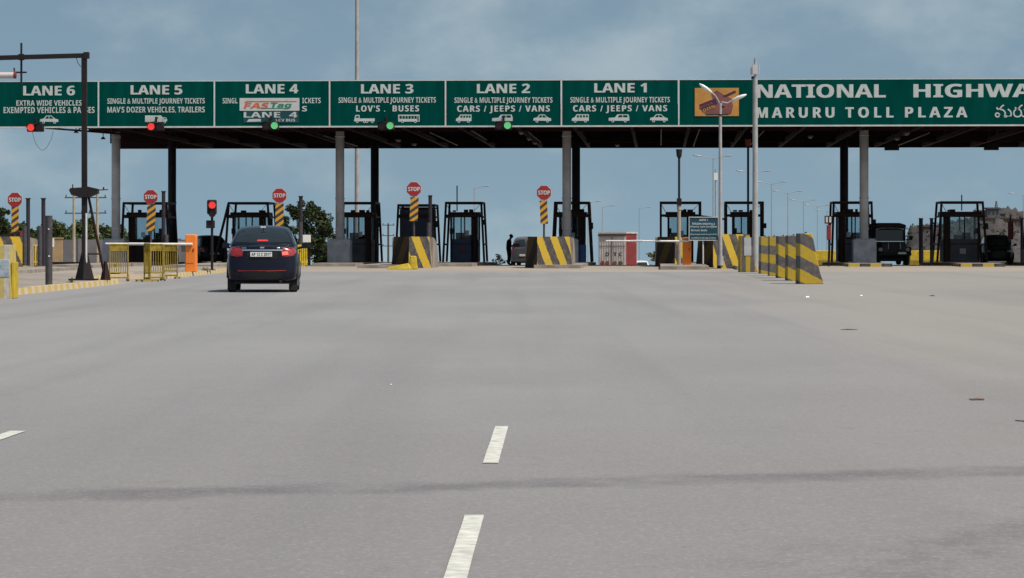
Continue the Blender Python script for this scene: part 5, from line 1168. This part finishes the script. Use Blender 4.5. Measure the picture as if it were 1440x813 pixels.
mb = MB(); mb.box((0, 0, .28), (.36, .3, .56), 'yellow', top=(.7, .8)); single(mb, 'yellow_bollard', P(581, 118.5), 'short yellow stub leaning against the LANE 3 prow barrier', 'bollard', rz=R(10), bevel=.04)

# ------------------------------------------------------------------ background: wall, trees, hill, houses
a, b = P(-120, 215), P(318, 215)
e = empty('boundary_wall', (a.x, 215, g(215)), 'long grey boundary wall behind the lanes at the left, below the hedge trees', 'wall')
L = b.x - a.x; Hw = HT(337, 215) - g(215)
mb = MB(); mb.box((L / 2, 0, Hw / 2), (L, .2, Hw), 'wall_grey'); mb.build('panel', e)
for i in range(int(L / 2.5) + 1): mb = MB(); mb.box((i * 2.5, -.02, Hw / 2 + .04), (.3, .3, Hw + .08), 'wall_grey'); mb.build('pier', e)
mb = MB(); mb.box((0, 0, .9), (1.3, .25, 1.8), 'wall_beige'); mb.box((0, 0, 1.84), (1.4, .32, .08), 'wall_beige'); single(mb, 'low_wall', on(P(73, 175), 0), 'short beige wall piece between the left posts and the bollard', 'wall')
c = on(P(278, 190)); e = empty('shed', c, 'low grey flat roofed shed behind the red traffic light', 'shed')
mb = MB(); mb.box((0, 1.5, .9), (2.2, 3, 1.8), 'wall_grey'); mb.build('wall', e); mb = MB(); mb.box((0, 1.5, 1.86), (2.6, 3.4, .12), 'cabin_pale'); mb.build('roof', e); mb = MB(); mb.box((.3, -.02, .8), (.7, .05, 1.6), 'dark_hole'); mb.build('door', e)

def tree(px, z, ytop, wd, label, leaf='leaf_dark', trunk=.12, n=5200, lsz=.13, group=None, name='tree', low=.25, rs=0):
    rnd = random.Random(rs + int(px * 7)); c = on(P(px, z)); h = HT(ytop, z) - c.z; e = empty(name, c, label, 'tree' if name == 'tree' else 'bush', group)
    mb = MB(); limbs = []; zt = h * (low + .15)
    mb.tube((0, 0, -.2), (.05, .0, zt), trunk, 'bark', r2=trunk * .7, n=9)
    for k in range(9):
        a = rnd.uniform(0, 6.28); rr = wd * rnd.uniform(.15, .48); zz = h * rnd.uniform(low + .1, .93); rr *= math.sqrt(max(.12, 1 - ((zz / h - .55) / .5) ** 2))
        q_ = Vector((math.cos(a) * rr, math.sin(a) * rr, zz)); m_ = Vector((q_.x * .45, q_.y * .45, zt + (zz - zt) * .4)); mb.tube((.05, 0, zt - .1), m_, trunk * .5, 'bark', r2=trunk * .3, n=6); mb.tube(m_, q_, trunk * .3, 'bark', r2=trunk * .1, n=5); limbs.append(q_)
    mb.build('trunk', e)
    mb = MB(); cl = []
    for q_ in limbs:
        for k in range(5): cl.append((q_ + Vector((rnd.gauss(0, wd * .11), rnd.gauss(0, wd * .11), rnd.gauss(0, h * .07))), wd * rnd.uniform(.06, .14)))
    vs = []; fs = []
    for i in range(n):
        q_, r_ = rnd.choice(cl); d = Vector((rnd.gauss(0, 1), rnd.gauss(0, 1), rnd.gauss(0, .8))); d = d.normalized() * r_ * rnd.random() ** .4; o = q_ + d
        if o.z < h * low * .6: continue
        x = Vector((rnd.gauss(0, 1), rnd.gauss(0, 1), rnd.gauss(0, .6))).normalized(); y = x.cross(Vector((rnd.gauss(0, 1), rnd.gauss(0, 1), rnd.gauss(0, 1)))).normalized(); s1 = lsz * rnd.uniform(.5, 1.2); b_ = len(vs)
        vs += [o - x * s1, o + y * s1 * .45, o + x * s1, o - y * s1 * .45]; fs.append((b_, b_ + 1, b_ + 2, b_ + 3))
    mb.add(vs, fs, leaf); mb.build('crown', e)
    return e
tree(434, 185, 289, 3.6, 'dark bushy tree behind the sedan and its sleeved post', n=6500, low=.15)
tree(460, 188, 315, 2.8, 'lower dark tree between the bushy tree and the grey pedestal', n=4800, low=.05)
tree(412, 192, 305, 2.2, 'dark slender tree showing just over the roof of the sedan', n=3000, low=.1)
tree(-6, 190, 284, 2.4, 'tree reaching in from the left frame edge beside the leftmost stop sign', n=3500)
hg = 'hedge trees behind the grey wall'
for i, (px, yt, wd, lab) in enumerate(((-15, 322, 3.6, 'hedge tree partly out of frame at the left edge'), (14, 327, 3.2, 'hedge tree right behind the leftmost stop sign post'), (40, 324, 3.4, 'hedge tree behind the first sleeved post from the left'), (64, 322, 3.2, 'hedge tree behind the second sleeved post from the left'), (88, 325, 3.2, 'hedge tree directly behind the dark bollard'),
                          (112, 323, 3.0, 'hedge tree behind the black gantry pole'), (136, 326, 3.0, 'hedge tree between the gantry pole and the first column'), (158, 328, 3.0, 'hedge tree behind the first front column'), (180, 332, 2.8, 'hedge tree behind the booth with the barricades'))):
    tree(px, 232 + (i % 3) * 4, yt - 7, wd + 1.2, lab, 'leaf_mid', n=5000, group=hg, low=.1, lsz=.17)
tree(924, 190, 352, 1.7, 'dry low bush beside the dusty prow barrier', 'leaf_dry', .03, 1500, .09, 'low bushes on the roadside', 'bush', .02)
tree(703, 165, 357, .9, 'sparse dry weed clump behind the person in dark clothes', 'leaf_dry', .015, 420, .06, 'low bushes on the roadside', 'bush', .02)
tree(98, 71, 388, .22, 'tiny weed tuft at the foot of the dark bollard', 'leaf_mid', .01, 160, .03, 'low bushes on the roadside', 'bush', .02)
tree(288, 100, 376.5, .45, 'small weed tuft at the foot of the red traffic light', 'leaf_dry', .01, 260, .035, 'low bushes on the roadside', 'bush', .02)

def hillz(x, y):
    px = 720 + F * x / y
    K = [(1200, 2.5), (1262, 2.8), (1282, 4.0), (1318, 6.3), (1360, 8.0), (1398, 10.8), (1415, 10.2), (1440, 7.8), (1520, 7), (1900, 9)]
    top = K[-1][1]
    for (a, va), (b, vb) in zip(K, K[1:]):
        if a <= px <= b: top = va + (vb - va) * (px - a) / (b - a)
    if px < 1200: top = 4
    bump = 1.1 * math.sin(x * 1.3 + y * .9) + .9 * math.sin(x * .9 - y * .7 + 2) + 1.6 * math.sin(x * .11 + y * .03) + 1.0 * math.sin(x * .31 + 1.3) + .6 * math.sin(x * .73 + y * .2)
    f = max(0, 1 - ((y - 900) / 170) ** 2)
    edge = max(0, min(1, (px - 1262) / 16))
    return g(y) - .5 + (top - g(y) + bump * .8) * f * edge if f * edge > 0 else g(y) - 1
xs_ = [100 + i * 1.1 for i in range(260)]; ys_ = [735 + i * 4 for i in range(85)]
o = sheet('hill', xs_, ys_, 0, 'hill_rock', hillz)
for p_ in o.data.polygons: p_.use_smooth = True
for i, (px, y, w_, h_, m, lab) in enumerate(((1303, 840, 6, 4.2, 'house_pink', 'pink house low on the hill above the yellow block, behind two dark posts'), (1322, 852, 5, 4.0, 'house_white', 'pale house on the hill just left of the rightmost full booth'), (1384, 862, 9, 6, 'house_pink', 'broad pink house under the hill top, right of the booth roof'), (1397, 842, 7, 6, 'house_grey', 'grey house in the middle of the hillside, below the mast'),
                           (1413, 848, 7, 5, 'house_white', 'pale house on the hill above the dark hatchback'), (1428, 852, 8, 6, 'house_pink', 'pink house on the hill closest to the right frame edge'), (1407, 880, 6, 4, 'house_grey', 'small grey house near the hill top beside the mast'), (1393, 825, 6, 3.5, 'house_white', 'lowest pale house on the slope beside the booth guard frame'))):
    x = (px - 720) / F * y; w_ *= .5; h_ *= .48; zz = hillz(x, y) - .6; e = empty('house', (x, y, zz), lab, 'house', 'houses on the hillside')
    mb = MB(); mb.box((0, 2, h_ / 2), (w_, 4, h_), m); mb.build('wall', e)
    mb = MB(); mb.box((0, 2, h_ + .2), (w_ + .6, 4.6, .4), 'house_roof' if m != 'house_grey' else 'house_grey'); mb.build('roof', e)
    for k in range(3):
        mb = MB(); mb.box((-w_ / 2 + w_ * (k + .5) / 3, -.03, h_ * .58), (w_ * .14, .08, h_ * .28), 'dark_hole'); mb.build('window', e)
rnd = random.Random(4); mb = MB(); vs = []; fs = []
for i in range(420):
    y = rnd.uniform(790, 900); x = rnd.uniform(1276 - 720, 1700 - 720) / F * y; z0 = hillz(x, y); rr = rnd.uniform(.4, 1.3)
    for k in range(22):
        d = Vector((rnd.gauss(0, 1), rnd.gauss(0, 1), abs(rnd.gauss(0, .8)))).normalized() * rr * rnd.random() ** .4; o_ = Vector((x, y, z0)) + d
        a = Vector((rnd.gauss(0, 1), rnd.gauss(0, 1), rnd.gauss(0, 1))).normalized(); b = a.cross(Vector((rnd.gauss(0, 1), rnd.gauss(0, 1), 1))).normalized(); q = rnd.uniform(.15, .4); n0 = len(vs)
        vs += [o_ - a * q, o_ + b * q * .6, o_ + a * q, o_ - b * q * .6]; fs.append((n0, n0 + 1, n0 + 2, n0 + 3))
mb.add(vs, fs, 'leaf_dark'); tag(mb.build('hill_scrub'), 'dry dark scrub scattered over the rocky hill', 'scrub', None, 'stuff')
x = (1401 - 720) / F * 885; e = empty('radio_mast', (x, 885, hillz(x, 885)), 'thin lattice radio mast on top of the rocky hill', 'mast'); mb = MB(); hm = HT(283, 885) - hillz(x, 885)
for s, t in ((-1, -1), (1, -1), (1, 1), (-1, 1)): mb.tube((s * .7, t * .7, 0), (s * .12, t * .12, hm), .1, 'house_roof', n=5)
for k in range(10):
    z0, z1 = hm * k / 10, hm * (k + 1) / 10; r0, r1 = .7 - .58 * k / 10, .7 - .58 * (k + 1) / 10
    mb.tube((-r0, -r0, z0), (r1, -r1, z1), .06, 'house_white', n=4); mb.tube((r0, -r0, z0), (-r1, -r1, z1), .06, 'house_white', n=4)
mb.build('lattice', e)

# ------------------------------------------------------------------ litter
def scrap(name, px, py, w_, d_, h_, m, lab, cat='litter', rz=0.0):
    z = F * CH / (py - HZ); c = P(px, z); rnd = random.Random(int(px)); mb = MB(); n = 5; vs = []
    for j in range(n):
        for i in range(n):
            e_ = (i in (0, n - 1)) or (j in (0, n - 1)); vs.append(((i / (n - 1) - .5) * w_ + rnd.uniform(-.1, .1) * w_, (j / (n - 1) - .5) * d_ + rnd.uniform(-.1, .1) * d_, (.004 if e_ else h_ * rnd.uniform(.3, 1))))
    mb.add(vs, [(j * n + i, j * n + i + 1, (j + 1) * n + i + 1, (j + 1) * n + i) for j in range(n - 1) for i in range(n - 1)], m)
    o = single(mb, name, (c.x, c.y, .012), lab, cat, 'litter on the road', rz)
    sd = o.modifiers.new('solid', 'SOLIDIFY'); sd.thickness = .004
scrap('paper_scrap', 1135, 419, .08, .18, .03, 'litter_white', 'crumpled white paper on the road near the striped slabs')
scrap('paper_scrap', 1211, 417, .05, .15, .03, 'litter_white', 'small white paper scrap to the right of the crumpled one')
scrap('paper_scrap', 550, 543, .014, .04, .006, 'litter_white', 'tiny white scrap in the middle of the grey road')
scrap('rubber_strip', 1194, 465, .20, .06, .012, 'litter_dark', 'dark strip of rubber lying on the road below the striped slabs', rz=R(-6))
scrap('rubber_strip', 1311, 417, .10, .12, .02, 'litter_dark', 'dark scrap on the pale road right of the striped slabs')
scrap('leaf_litter', 1375, 564, .10, .12, .014, 'litter_brown', 'brown crumpled leaf litter on the road near the right edge')
scrap('twig', 1438, 595, .012, .16, .005, 'litter_dark', 'thin dark twig on the road at the right edge', rz=R(25))
